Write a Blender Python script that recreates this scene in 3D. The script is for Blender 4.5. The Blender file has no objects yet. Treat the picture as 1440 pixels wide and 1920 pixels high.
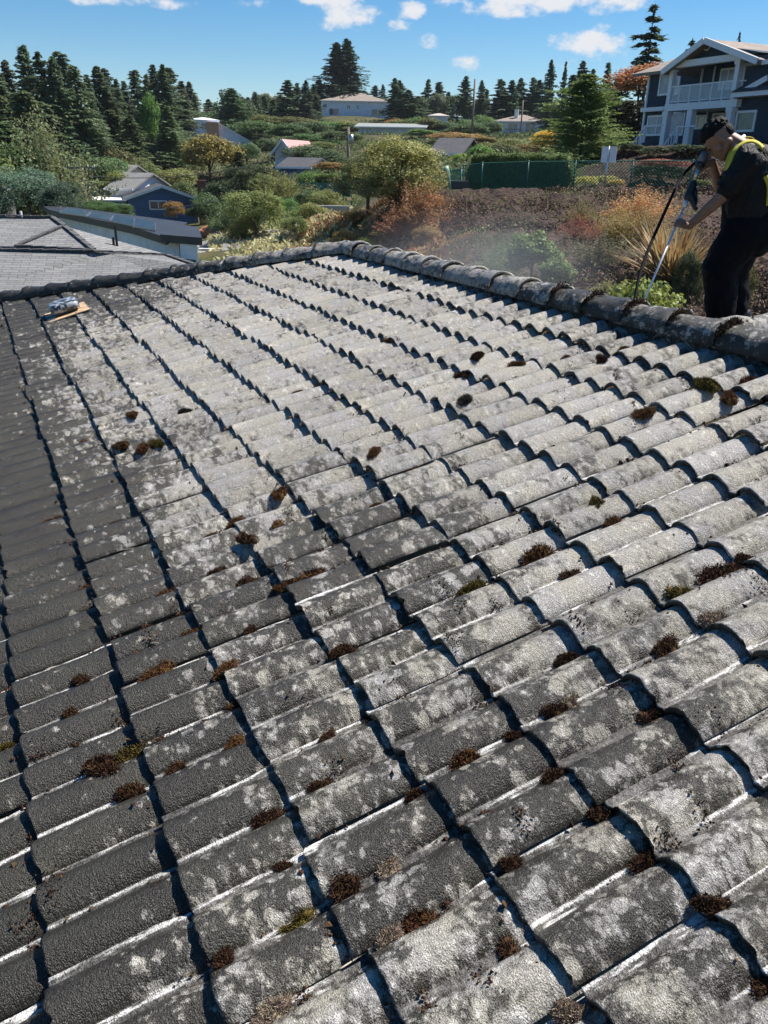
import bpy, math, random
import numpy as np
from mathutils import Vector, Matrix, noise as mnoise
SC=bpy.context.scene
R=math.radians
# ------------------------------------------------------------ camera, sky, sun, exposure
ZC=6.0                                   # camera height
F_PX=1500.0
MW=np.array([[0.9998,0.0201,0.0],[0.0081,-0.4002,0.9164],[0.0184,-0.9162,-0.4003]])   # camera frame (right, down, forward) -> world
_u,_s,_v=np.linalg.svd(MW); MW=_u@_v
cam=bpy.data.cameras.new('camera'); camo=bpy.data.objects.new('camera',cam); SC.collection.objects.link(camo)
cx,cy,cz=MW@np.array([1,0,0]),MW@np.array([0,-1,0]),MW@np.array([0,0,-1])
camo.matrix_world=Matrix(((cx[0],cy[0],cz[0],0),(cx[1],cy[1],cz[1],0),(cx[2],cy[2],cz[2],ZC),(0,0,0,1)))
cam.sensor_fit='VERTICAL'; cam.sensor_height=24; cam.sensor_width=18; cam.lens=F_PX/1920*24
cam.clip_start=.05; cam.clip_end=6000
SC.camera=camo
SUN_AZ,SUN_EL=62.0,56.0                   # degrees to the right of the view direction / above the horizon
sd=Vector((math.sin(R(SUN_AZ))*math.cos(R(SUN_EL)),math.cos(R(SUN_AZ))*math.cos(R(SUN_EL)),math.sin(R(SUN_EL))))
sun=bpy.data.lights.new('sun','SUN'); sun.energy=5.0; sun.angle=R(.53); sun.color=(1,.94,.85)
suno=bpy.data.objects.new('sun',sun); SC.collection.objects.link(suno); suno.rotation_euler=sd.to_track_quat('Z','Y').to_euler()
SC.view_settings.view_transform='Standard'; SC.view_settings.look='None'; SC.view_settings.gamma=1; SC.view_settings.exposure=.84
wd=bpy.data.worlds.new('World'); SC.world=wd; wd.use_nodes=True
nt=wd.node_tree; nt.nodes.clear()
def wn(t,**k):
    n=nt.nodes.new(t)
    for a,b in k.items(): setattr(n,a,b)
    return n
out=wn('ShaderNodeOutputWorld'); bg=wn('ShaderNodeBackground'); bg.inputs[1].default_value=.060
sky=wn('ShaderNodeTexSky',sky_type='NISHITA',sun_disc=False,sun_elevation=R(SUN_EL),sun_rotation=R(SUN_AZ),air_density=1.0,dust_density=.1,ozone_density=4.5)
tc=wn('ShaderNodeTexCoord')
L=nt.links.new
def wmath(op,a,b=None,clamp=False):
    n=wn('ShaderNodeMath',operation=op,use_clamp=clamp)
    for i,v in enumerate((a,b)):
        if v is None: continue
        if isinstance(v,(int,float)): n.inputs[i].default_value=v
        else: L(v,n.inputs[i])
    return n.outputs[0]
def ray(px,py):
    v=MW@np.array([(px-720)/F_PX,(py-960)/F_PX,1.]); return v/np.linalg.norm(v)
# cumulus clouds: each a lumpy patch of the sky in a fixed compass direction
nz=wn('ShaderNodeTexNoise'); nz.inputs['Scale'].default_value=26; nz.inputs['Detail'].default_value=7; nz.inputs['Roughness'].default_value=.62
mp=wn('ShaderNodeMapping'); mp.inputs['Scale'].default_value=(1,1,1.7); L(tc.outputs['Generated'],mp.inputs[0]); L(mp.outputs[0],nz.inputs[0])
def dirv(px,py): return Vector(ray(px,py))
clouds=[(1000,0,150,26,1.15),(1120,2,80,22,1.),(650,25,62,30,1.05),(610,-10,70,22,.9),(765,18,30,14,.8),(1100,88,66,30,1.1),(1060,70,34,14,.8),(1150,100,30,22,.8),(870,120,32,17,1.),(812,77,36,14,.8),(745,52,26,12,.7),
        (240,2,90,13,.9),(1050,120,18,8,.6),(500,182,16,9,.95),(512,188,12,7,.9),(490,2,40,9,.6),(1300,-60,120,30,1.),(300,-60,200,30,.9)]
acc=None
for (px,py,rx,ry,am) in clouds:
    d=dirv(px,py); rt=Vector((d.y,-d.x,0)).normalized(); upv=rt.cross(d).normalized()
    comps=[]
    for ax,rr in ((rt,rx),(upv,ry)):
        dp=wn('ShaderNodeVectorMath',operation='DOT_PRODUCT'); L(tc.outputs['Generated'],dp.inputs[0]); dp.inputs[1].default_value=ax
        q=wmath('DIVIDE',dp.outputs['Value'],rr/F_PX*.9) if ax is rt else wmath('DIVIDE',wmath('SUBTRACT',dp.outputs['Value'],0.0),rr/F_PX*.9)
        comps.append(wmath('MULTIPLY',q,q))
    dd=wn('ShaderNodeVectorMath',operation='DOT_PRODUCT'); L(tc.outputs['Generated'],dd.inputs[0]); dd.inputs[1].default_value=d
    front=wmath('GREATER_THAN',dd.outputs['Value'],.5)
    g=wmath('MULTIPLY',wmath('MULTIPLY',wmath('SUBTRACT',1.12,wmath('MULTIPLY',wmath('ADD',comps[0],comps[1]),.75)),am),front)
    acc=g if acc is None else wmath('MAXIMUM',acc,g)
dens=wmath('ADD',acc,wmath('MULTIPLY',wmath('SUBTRACT',nz.outputs[0],.5),3.9))
mr=wn('ShaderNodeMapRange',interpolation_type='SMOOTHSTEP'); mr.inputs[1].default_value=.35; mr.inputs[2].default_value=1.25; L(dens,mr.inputs[0])
mx=wn('ShaderNodeMixRGB'); L(mr.outputs[0],mx.inputs[0]); hsv=wn('ShaderNodeHueSaturation'); hsv.inputs['Saturation'].default_value=1.36; hsv.inputs['Value'].default_value=1.12; L(sky.outputs[0],hsv.inputs['Color']); L(hsv.outputs[0],mx.inputs[1]); mx.inputs[2].default_value=(7.6,7.8,8.2,1)
L(mx.outputs[0],bg.inputs[0]); L(bg.outputs[0],out.inputs[0])
# ------------------------------------------------------------ helpers
COL=SC.collection
def W(px,py,d):
    "world point at horizontal distance d seen in direction (px,py)"
    v=MW@np.array([(px-720)/F_PX,(py-960)/F_PX,1.]); v=v/math.hypot(v[0],v[1]); return Vector((v[0]*d,v[1]*d,ZC+v[2]*d))
def AZ(px,py=300):
    v=MW@np.array([(px-720)/F_PX,(py-960)/F_PX,1.]); return math.atan2(v[0],v[1])
def tag(o,label=None,cat=None,group=None,kind=None):
    if label:o['label']=label
    if cat:o['category']=cat
    if group:o['group']=group
    if kind:o['kind']=kind
    return o
def empty(name,loc=(0,0,0),rz=0,parent=None):
    o=bpy.data.objects.new(name,None); COL.objects.link(o); o.location=loc; o.rotation_euler=(0,0,rz); o.empty_display_size=.2
    if parent:o.parent=parent
    return o
def mkmesh(name,V,Fq,mat=None,parent=None,uv=None,cols=None,smooth=False,link=True):
    "V (n,3); Fq (m,k) array, or list of ragged tuples; uv per vertex; cols dict name->(n,4) per vertex"
    me=bpy.data.meshes.new(name); V=np.asarray(V,dtype=np.float32)
    if isinstance(Fq,np.ndarray):
        k=Fq.shape[1]; flat=Fq.reshape(-1).astype(np.int32); st=np.arange(0,len(flat),k,dtype=np.int32)
    else:
        flat=np.array([i for f in Fq for i in f],dtype=np.int32); ln=[len(f) for f in Fq]; st=np.array([0]+list(np.cumsum(ln))[:-1],dtype=np.int32)
    me.vertices.add(len(V)); me.vertices.foreach_set('co',V.reshape(-1))
    me.loops.add(len(flat)); me.loops.foreach_set('vertex_index',flat)
    me.polygons.add(len(st)); me.polygons.foreach_set('loop_start',st)
    if uv is not None:
        l=me.uv_layers.new(name='UVMap'); l.data.foreach_set('uv',np.asarray(uv,dtype=np.float32)[flat].reshape(-1))
    if cols:
        for n,c in cols.items():
            a=me.color_attributes.new(n,'FLOAT_COLOR','POINT'); a.data.foreach_set('color',np.asarray(c,dtype=np.float32).reshape(-1))
    me.polygons.foreach_set('use_smooth',np.full(len(st),bool(smooth)))
    me.update(calc_edges=True); me.validate()
    if mat: me.materials.append(mat)
    o=bpy.data.objects.new(name,me)
    if link: COL.objects.link(o)
    if parent:o.parent=parent
    return o
class MB:
    "collects shapes into one mesh"
    def __init__(s): s.V=[];s.F=[]
    def add(s,V,F):
        b=len(s.V); s.V+= [tuple(v) for v in V]; s.F+=[tuple(i+b for i in f) for f in F]; return s
    def box(s,x0,x1,y0,y1,z0,z1):
        V=[(x,y,z) for z in(z0,z1) for y in(y0,y1) for x in(x0,x1)]
        return s.add(V,[(0,2,3,1),(4,5,7,6),(0,1,5,4),(2,6,7,3),(0,4,6,2),(1,3,7,5)])
    def hexa(s,V): # 8 verts bottom 4 ccw, top 4 ccw
        return s.add(V,[(3,2,1,0),(4,5,6,7),(0,1,5,4),(1,2,6,5),(2,3,7,6),(3,0,4,7)])
    def bar(s,p,q,w,h=None,up=(0,0,1)):
        h=h or w; p=Vector(p);q=Vector(q); d=(q-p).normalized(); u=Vector(up)
        if abs(d.dot(u))>.98:u=Vector((0,1,0))
        a=d.cross(u).normalized()*w/2; b=a.cross(d).normalized()*h/2
        return s.hexa([p-a-b,p+a-b,p+a+b,p-a+b,q-a-b,q+a-b,q+a+b,q-a+b])
    def prism(s,poly,t):
        "poly: list of 3D points, t: thickness vector"
        n=len(poly);P=[Vector(p) for p in poly];Q=[p+Vector(t) for p in P]
        return s.add(P+Q,[tuple(range(n-1,-1,-1)),tuple(range(n,2*n))]+[(i,(i+1)%n,(i+1)%n+n,i+n) for i in range(n)])
    def tube(s,pts,r,n=8,cap=True):
        pts=[Vector(p) for p in pts]; rr=r if isinstance(r,(list,tuple)) else [r]*len(pts); V=[];F=[]; pa=None
        for i,p in enumerate(pts):
            d=(pts[min(i+1,len(pts)-1)]-pts[max(i-1,0)]).normalized()
            a=d.orthogonal().normalized() if pa is None else (pa-d*pa.dot(d)).normalized()
            pa=a; b=d.cross(a)
            for k in range(n):
                t=2*math.pi*k/n; V.append(p+(a*math.cos(t)+b*math.sin(t))*rr[i])
        for i in range(len(pts)-1):
            for k in range(n): F.append((i*n+k,i*n+(k+1)%n,(i+1)*n+(k+1)%n,(i+1)*n+k))
        if cap: F.append(tuple(range(n-1,-1,-1))); F.append(tuple(range((len(pts)-1)*n,len(pts)*n)))
        return s.add(V,F)
    def ell(s,c,rad,M=None,nu=16,nv=10):
        c=Vector(c);V=[];F=[]
        for j in range(1,nv):
            for i in range(nu):
                t=math.pi*j/nv;q=2*math.pi*i/nu
                v=Vector((math.sin(t)*math.cos(q)*rad[0],math.sin(t)*math.sin(q)*rad[1],math.cos(t)*rad[2]))
                V.append(c+(M@v if M else v))
        zt=Vector((0,0,rad[2])); V.append(c+(M@zt if M else zt)); V.append(c-(M@zt if M else zt)); T=len(V)-2
        for j in range(nv-2):
            for i in range(nu): F.append((j*nu+i,(j+1)*nu+i,(j+1)*nu+(i+1)%nu,j*nu+(i+1)%nu))
        for i in range(nu): F.append((T,i,(i+1)%nu)); F.append((T+1,(nv-2)*nu+(i+1)%nu,(nv-2)*nu+i))
        return s.add(V,F)
    def cap(s,p,q,r0,r1,n=14):
        "tapered capsule"
        p=Vector(p);q=Vector(q);d=(q-p).normalized();pts=[];rr=[]
        for t in (-1,-.8,-.5,0): pts.append(p+d*r0*t); rr.append(max(r0*math.sqrt(max(0,1-t*t)),r0*.05))
        for t in (0,.5,.8,1): pts.append(q+d*r1*t); rr.append(max(r1*math.sqrt(max(0,1-t*t)),r1*.05))
        return s.tube(pts,rr,n)
    def build(s,name,mat,parent=None,smooth=False):
        return mkmesh(name,np.array([tuple(v) for v in s.V]),s.F,mat,parent,smooth=smooth)
# ------------------------------------------------------------ materials
MATS={}
class NT:
    def __init__(s,name):
        s.m=bpy.data.materials.new(name); s.m.use_nodes=True; s.t=s.m.node_tree; s.t.nodes.clear()
        s.out=s.t.nodes.new('ShaderNodeOutputMaterial'); s.b=s.n('ShaderNodeBsdfPrincipled'); s.l(s.b.outputs[0],s.out.inputs[0])
    def n(s,t,**k):
        n=s.t.nodes.new(t)
        for a,b in k.items(): setattr(n,a,b)
        return n
    def l(s,a,b): s.t.links.new(a,b)
    def put(s,sock,v):
        if isinstance(v,(int,float)): sock.default_value=v
        elif isinstance(v,(tuple,list)): sock.default_value=tuple(v)+((1,) if len(v)==3 and sock.type=='RGBA' else ())
        else: s.l(v,sock)
    def noise(s,scale,detail=3,rough=.55,vec=None,out=0,dist=0):
        n=s.n('ShaderNodeTexNoise'); n.inputs['Scale'].default_value=scale;n.inputs['Detail'].default_value=detail;n.inputs['Roughness'].default_value=rough;n.inputs['Distortion'].default_value=dist
        s.l(vec if vec is not None else s.obj(),n.inputs['Vector']); return n.outputs[out]
    def voro(s,scale,vec=None,out='Distance',feat='F1'):
        n=s.n('ShaderNodeTexVoronoi',feature=feat); n.inputs['Scale'].default_value=scale; s.l(vec if vec is not None else s.obj(),n.inputs['Vector']); return n.outputs[out]
    def obj(s):
        if not hasattr(s,'_o'): s._o=s.n('ShaderNodeTexCoord')
        return s._o.outputs['Object']
    def geo(s):
        if not hasattr(s,'_g'): s._g=s.n('ShaderNodeNewGeometry')
        return s._g
    def map(s,vec,scale=(1,1,1),rot=(0,0,0)):
        n=s.n('ShaderNodeMapping'); n.inputs['Scale'].default_value=scale;n.inputs['Rotation'].default_value=rot; s.l(vec,n.inputs[0]); return n.outputs[0]
    def ma(s,op,a,b=0,c=None,clamp=False):
        n=s.n('ShaderNodeMath',operation=op,use_clamp=clamp); s.put(n.inputs[0],a); s.put(n.inputs[1],b)
        if c is not None: s.put(n.inputs[2],c)
        return n.outputs[0]
    def ss(s,v,a,b,o0=0,o1=1):
        n=s.n('ShaderNodeMapRange',interpolation_type='SMOOTHSTEP'); s.put(n.inputs[0],v); s.put(n.inputs[1],a);s.put(n.inputs[2],b);n.inputs[3].default_value=o0;n.inputs[4].default_value=o1; return n.outputs[0]
    def mix(s,f,a,b,mode='MIX'):
        n=s.n('ShaderNodeMixRGB',blend_type=mode); s.put(n.inputs[0],f); s.put(n.inputs[1],a); s.put(n.inputs[2],b); return n.outputs[0]
    def attr(s,name): n=s.n('ShaderNodeAttribute',attribute_name=name); return n
    def sep(s,v): n=s.n('ShaderNodeSeparateXYZ'); s.l(v,n.inputs[0]); return n.outputs
    def bump(s,h,strength=.5,dist=.01,norm=None):
        n=s.n('ShaderNodeBump'); n.inputs['Strength'].default_value=strength;n.inputs['Distance'].default_value=dist; s.l(h,n.inputs['Height'])
        if norm: s.l(norm,n.inputs['Normal'])
        s.l(n.outputs[0],s.b.inputs['Normal']); return n.outputs[0]
    def set(s,**k):
        for a,v in k.items():
            s.put(s.b.inputs[{'col':'Base Color','rough':'Roughness','metal':'Metallic','spec':'Specular IOR Level','alpha':'Alpha','trans':'Transmission Weight','sheen':'Sheen Weight'}[a]],v)
        return s.m
def simple(name,col,rough=.7,var=.25,scale=6,metal=0,bump=0,bscale=60,spec=.5):
    if name in MATS:return MATS[name]
    t=NT(name); n=t.noise(scale,4); c=tuple(x*(1-var) for x in col); d=tuple(min(1,x*(1+var)) for x in col)
    t.set(col=t.mix(t.ss(n,.3,.7),c,d),rough=rough,metal=metal,spec=spec)
    if bump: t.bump(t.noise(bscale,4),bump,.02)
    MATS[name]=t.m; return t.m
def siding(name,col,pitch=.15,rough=.6):
    t=NT(name); z=t.sep(t.obj())[2]; f=t.ma('FRACT',t.ma('DIVIDE',z,pitch))
    n=t.noise(1.5,4); c=t.mix(t.ss(n,.3,.7),tuple(x*.88 for x in col),tuple(min(1,x*1.1) for x in col))
    t.set(col=c,rough=rough); t.bump(f,.6,.03); return t.m
def shingle(name,c0,c1,row=.14,w=.3,axis='xy'):
    "asphalt or wood shingle rows from UV (metres)"
    t=NT(name); uvn=t.n('ShaderNodeUVMap'); b=t.n('ShaderNodeTexBrick'); b.inputs['Scale'].default_value=1;b.inputs['Brick Width'].default_value=w;b.inputs['Row Height'].default_value=row
    b.inputs['Mortar Size'].default_value=.009;b.inputs['Mortar Smooth'].default_value=.1;b.inputs['Color1'].default_value=c0+(1,);b.inputs['Color2'].default_value=c1+(1,);b.inputs['Mortar'].default_value=tuple(x*.33 for x in c0)+(1,)
    t.l(uvn.outputs[0],b.inputs[0]); n=t.noise(.8,4); g=t.noise(45,2)
    c=t.mix(t.ss(n,.3,.7),b.outputs[0],t.mix(1,b.outputs[0],(.78,.78,.8),'MULTIPLY')); c=t.mix(t.ss(g,.35,.7,0,.35),c,tuple(x*1.5 for x in c1))
    t.set(col=c,rough=.85); t.bump(b.outputs['Fac'],-.6,.02); return t.m
def glass(name,tint=(.05,.07,.09)):
    t=NT(name); t.set(col=tint,rough=.08,spec=.9); return t.m
M_white=simple('white_paint',(.78,.79,.8),.5,.06); M_metal=simple('galvanised_metal',(.45,.46,.47),.35,.15,metal=.8)
M_black=simple('black_rubber',(.012,.012,.014),.45,.2); M_glass=glass('window_glass'); M_wood=simple('weathered_wood',(.2,.16,.13),.85,.35,8,bump=.4)
def leafmat(name,trans=.25,rough=.55,sp=.3):
    t=NT(name); oi=t.n('ShaderNodeObjectInfo'); g=t.geo(); ri=g.outputs['Random Per Island']
    n=t.noise(3.2,3,.6)
    hs=t.n('ShaderNodeHueSaturation'); t.l(oi.outputs['Color'],hs.inputs['Color']); t.l(t.ma('ADD',t.ma('MULTIPLY',ri,.05),.475),hs.inputs['Hue']); t.l(t.ma('ADD',t.ma('MULTIPLY_ADD',ri,.9,.35),t.ma('MULTIPLY',n,1.3),clamp=False),hs.inputs['Value'])
    t.l(t.ma('ADD',t.ma('MULTIPLY',ri,-.3),1.1),hs.inputs['Saturation'])
    t.set(col=hs.outputs[0],rough=rough,spec=sp)
    tr=t.n('ShaderNodeBsdfTranslucent'); t.l(hs.outputs[0],tr.inputs[0]); ms=t.n('ShaderNodeMixShader'); ms.inputs[0].default_value=trans
    t.l(t.b.outputs[0],ms.inputs[1]); t.l(tr.outputs[0],ms.inputs[2]); t.l(ms.outputs[0],t.out.inputs[0]); return t.m
M_leaf=leafmat('broad_leaf',.4); M_needle=leafmat('conifer_needle',.28,.7,.15); M_blade=leafmat('strap_leaf',.3)
M_bark=simple('bark',(.09,.07,.055),.95,.4,4,bump=.8,bscale=20)
# ------------------------------------------------------------ terrain
GP=[ # px, py-or-None, distance, z
 (720,0,0.1,.9),(0,0,6,.9),(720,0,6,1.2),(1440,0,8,2.4),(1440,0,13,3.6),(0,0,14,.9),(300,0,22,.9),(0,0,25,.9),(330,0,45,.7),(410,0,60,.6),(300,0,66,-.9),(235,0,78,-1.2),(375,0,80,-.6),(0,0,60,-.2),(300,0,95,-1.2),(100,0,95,0),(190,0,115,1.2),(0,0,120,2),
 (480,0,30,.9),(480,0,45,1.2),(560,0,38,2.2),(600,0,30,2.3),(650,0,42,3.4),(560,0,60,2.4),(600,0,75,3.4),(700,0,24,2.9),(650,0,16,2.2),(760,0,16,2.9),(800,0,40,4.7),(850,0,38,5.0),(1000,0,16,3.3),(1000,0,26,4.2),(1000,0,38,5.05),(1150,0,38,5.15),(1300,0,38,5.2),(1440,0,38,5.3),
 (1200,0,16,3.6),(1300,0,18,3.9),(1300,0,27,4.6),(1440,0,22,4.2),(1000,0,45,5.2),(1200,0,48,6.2),(1250,0,57,7.3),(1400,0,60,7.6),(1440,0,80,8.5),(1100,0,60,6.2),(1000,0,80,6.6),(830,0,60,5.2),(830,0,110,6.4),(700,0,100,5.2),(700,0,150,8.5),
 (400,0,150,4.5),(400,0,200,9.),(280,0,220,10.),(290,0,180,6.),(150,0,200,9),(0,0,250,14),(560,0,200,11),(730,0,200,11.6),(660,0,280,19),(500,0,280,17),(970,0,170,10.8),(1000,0,260,19),(1200,0,150,12),(1440,0,200,18),(850,0,260,16),
 (300,0,350,22),(720,0,400,24),(1100,0,400,25),(0,0,500,24),(1440,0,500,26),(720,0,1500,10),(0,0,2000,0),(1440,0,2000,0),(-900,0,100,1),(-900,0,20,.8),(2600,0,100,8),(2600,0,30,4.2),(3000,0,300,12),(-2500,0,400,5)]
GX=[];GZ=[]
for px,py,d,z in GP:
    a=AZ(px,300) if -100<px<1600 else (px-720)/1440*.9
    GX.append((math.sin(a)*d,math.cos(a)*d)); GZ.append(z)
GX+=[(0,-15),(-40,-20),(40,-20),(0,-200),(-300,-100),(300,-100)]; GZ+=[1,.8,3,0,0,6]
GX=np.array(GX);GZ=np.array(GZ)
def ground(x,y):
    x=np.asarray(x,float);y=np.asarray(y,float); sh=x.shape; X=np.stack([x.ravel(),y.ravel()],1)
    d2=((X[:,None,:]-GX[None])**2).sum(2); sc=(4+.12*np.hypot(X[:,0],X[:,1]))[:,None]**2
    w=1/(d2/sc+.02)**1.8
    z=(w*GZ).sum(1)/w.sum(1); return z.reshape(sh)
def gz(x,y): return float(ground(np.array([x]),np.array([y]))[0])
def dist_at(px,py,lo=7.,hi=300.):
    "distance at which the sight line through (px,py) meets the ground"
    v=MW@np.array([(px-720)/F_PX,(py-960)/F_PX,1.]); v=v/math.hypot(v[0],v[1]); d=np.geomspace(lo,hi,160); z=ground(v[0]*d,v[1]*d); k=np.argmax(ZC+v[2]*d<z); return float(d[k]) if k else hi
def G(px,d,off=0,py=300):
    p=W(px,py,d); p.z=gz(p.x,p.y)+off; return p
rng=np.random.default_rng(7); random.seed(7)
def fnoise(x,y,s,seed=0,oct=3):
    "cheap value noise on arrays"
    x=np.asarray(x,float)*s;y=np.asarray(y,float)*s;t=0;amp=1;tot=0
    for o in range(oct):
        xi=np.floor(x).astype(np.int64);yi=np.floor(y).astype(np.int64);fx=x-xi;fy=y-yi;fx=fx*fx*(3-2*fx);fy=fy*fy*(3-2*fy)
        def h(a,b):
            n=(a*374761393+b*668265263+(seed+o)*1274126177)&0xffffffff; n=((n^(n>>13))*1274126177)&0xffffffff; return ((n^(n>>16))&0xffff)/65535.
        t=t+amp*((h(xi,yi)*(1-fx)+h(xi+1,yi)*fx)*(1-fy)+(h(xi,yi+1)*(1-fx)+h(xi+1,yi+1)*fx)*fy); tot+=amp; amp*=.5;x=x*2.03+17;y=y*2.03+5
    return t/tot
# ground sheet: rings round the house, finer inside the view
azs=np.concatenate([np.linspace(-180,-36,40,endpoint=False),np.linspace(-36,36,330,endpoint=False),np.linspace(36,180,41)])
rs=np.concatenate([[0.01,2,4],np.geomspace(6,12,8,endpoint=False),np.geomspace(12,45,90,endpoint=False),np.geomspace(45,400,70,endpoint=False),np.geomspace(400,4000,14)])
A_,R_=np.meshgrid(np.radians(azs),rs); gx=np.sin(A_)*R_; gy=np.cos(A_)*R_
gzv=ground(gx,gy)
px_=720+np.tan(A_)*F_PX/1.0*.93
mul=np.clip((px_-560)/60,0,1)*np.clip((R_-9)/3,0,1)*np.clip((38-R_)/.8,0,1)*(np.abs(A_)<1.2)
mul=np.maximum(mul,np.clip((px_-1000)/60,0,1)*np.clip((R_-37)/3,0,1)*np.clip((62-R_)/3,0,1)*(np.abs(A_)<.8))
rub=np.exp(-((px_-440)/95)**2*2)*np.exp(-((R_-56)/16)**2*2)
gzv=gzv+mul*((fnoise(gx,gy,.9,3,4)-.5)*.55+(fnoise(gx,gy,3.5,9,3)-.5)*.22)+rub*(fnoise(gx,gy,1.6,5,4)-.5)*.7
nr,na=A_.shape; idx=np.arange(nr*na).reshape(nr,na)
Fg=np.stack([idx[:-1,:-1],idx[:-1,1:],idx[1:,1:],idx[1:,:-1]],-1).reshape(-1,4)[:,::-1]
zc=np.stack([mul,rub,np.zeros_like(mul),np.ones_like(mul)],-1).reshape(-1,4)
t=NT('ground_soil'); a=t.attr('zone'); s3=t.n('ShaderNodeSeparateColor'); t.l(a.outputs[0],s3.inputs[0])
n1=t.noise(.35,5);n2=t.noise(4,5);v=t.voro(9,out='Color'); vs=t.n('ShaderNodeSeparateColor'); t.l(v,vs.inputs[0]); n3=t.noise(14,4)
grass=t.mix(t.ss(n2,.3,.7),(.035,.05,.015),(.10,.10,.035)); grass=t.mix(t.ss(n1,.45,.65),grass,(.13,.105,.06))
mulch=t.mix(t.ss(vs.outputs[0],.1,1.),(.02,.012,.009),(.105,.068,.052)); mulch=t.mix(t.ss(n2,.4,.75),mulch,(.085,.05,.038)); mulch=t.mix(t.ss(n3,.56,.72,0,.6),mulch,(.16,.135,.12))
mulch=t.mix(t.ss(n1,.52,.68,0,.6),mulch,(.05,.05,.022))
rubc=t.mix(vs.outputs[0],(.16,.15,.14),(.5,.48,.44))
c=t.mix(t.ss(t.ma('ADD',s3.outputs[0],t.ma('MULTIPLY',t.ma('SUBTRACT',n2,.5),.5)),.35,.6),grass,mulch); c=t.mix(t.ss(t.ma('ADD',s3.outputs[1],t.ma('MULTIPLY',t.ma('SUBTRACT',n2,.5),.5)),.3,.5),c,rubc)
t.set(col=c,rough=.95,spec=.2); t.bump(t.ma('ADD',t.ma('MULTIPLY',vs.outputs[1],.5),n3),1.,.12)
g=mkmesh('ground',np.stack([gx,gy,gzv],-1).reshape(-1,3),Fg,t.m,cols={'zone':zc}); tag(g,kind='structure')
# ------------------------------------------------------------ the tiled roof underfoot
RT=Vector((-1.2108,2.2147,4.1561)); RA=Vector((.4471,-.8945,0)).normalized(); RB=Vector((.8679,.4338,.2419)); RB=(RB-RA*RB.dot(RA)).normalized(); RN=RA.cross(RB); 
if RN.z<0: RN=-RN
RBH=Vector((RB.x,RB.y,0)).normalized()
CW,CL=.17,.33915                       # barrel pitch, course exposure
RTOP=11.25; CH=-33.2                    # ridge row and hip apex column
def chip(r): return CH-1.935*(11.2-r)
PALE=['1111111000001110000000000','1111111100000111000000000','1111111110000011000000000','1111111111000011111100026','1111112222222221111135576','1111223445565543334455776','1112234467777766864464766','2222234567888877863365666','2222334567888888875587566','3344455678888888887897656','4455667888888888888898646','5667788888888888888899766','7788888888888888888889864','8888888888877777777788986','8888888888777777777678986','8888888877777777777767898']
PT=np.array([[int(ch) for ch in s] for s in PALE])/9.
def palef(c,r):
    x=np.clip((np.asarray(c,float)+56)/3,0,23.99);y=np.clip(np.asarray(r,float)+3,0,14.99);xi=x.astype(int);yi=y.astype(int);fx=x-xi;fy=y-yi
    return (PT[yi,xi]*(1-fx)+PT[yi,xi+1]*fx)*(1-fy)+(PT[yi+1,xi]*(1-fx)+PT[yi+1,xi+1]*fx)*fy-.11*np.clip((np.asarray(c,float)+1)/6,0,1)
HB=.05
VAL=.17
def prof(u):
    t=np.clip((u-VAL)/(1-VAL),0,1); return HB*np.sin(np.pi*t)**.72
ROOT=Vector((.5,4.5,1.0)); house=empty('tile_roof_house',ROOT)
tag(house,'low hipped house with weathered grey barrel tile roof in the foreground','house')
def roofpt(c,r,z=0): return RT+RA*(c*CW)+RB*(r*CL)+RN*z
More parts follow.
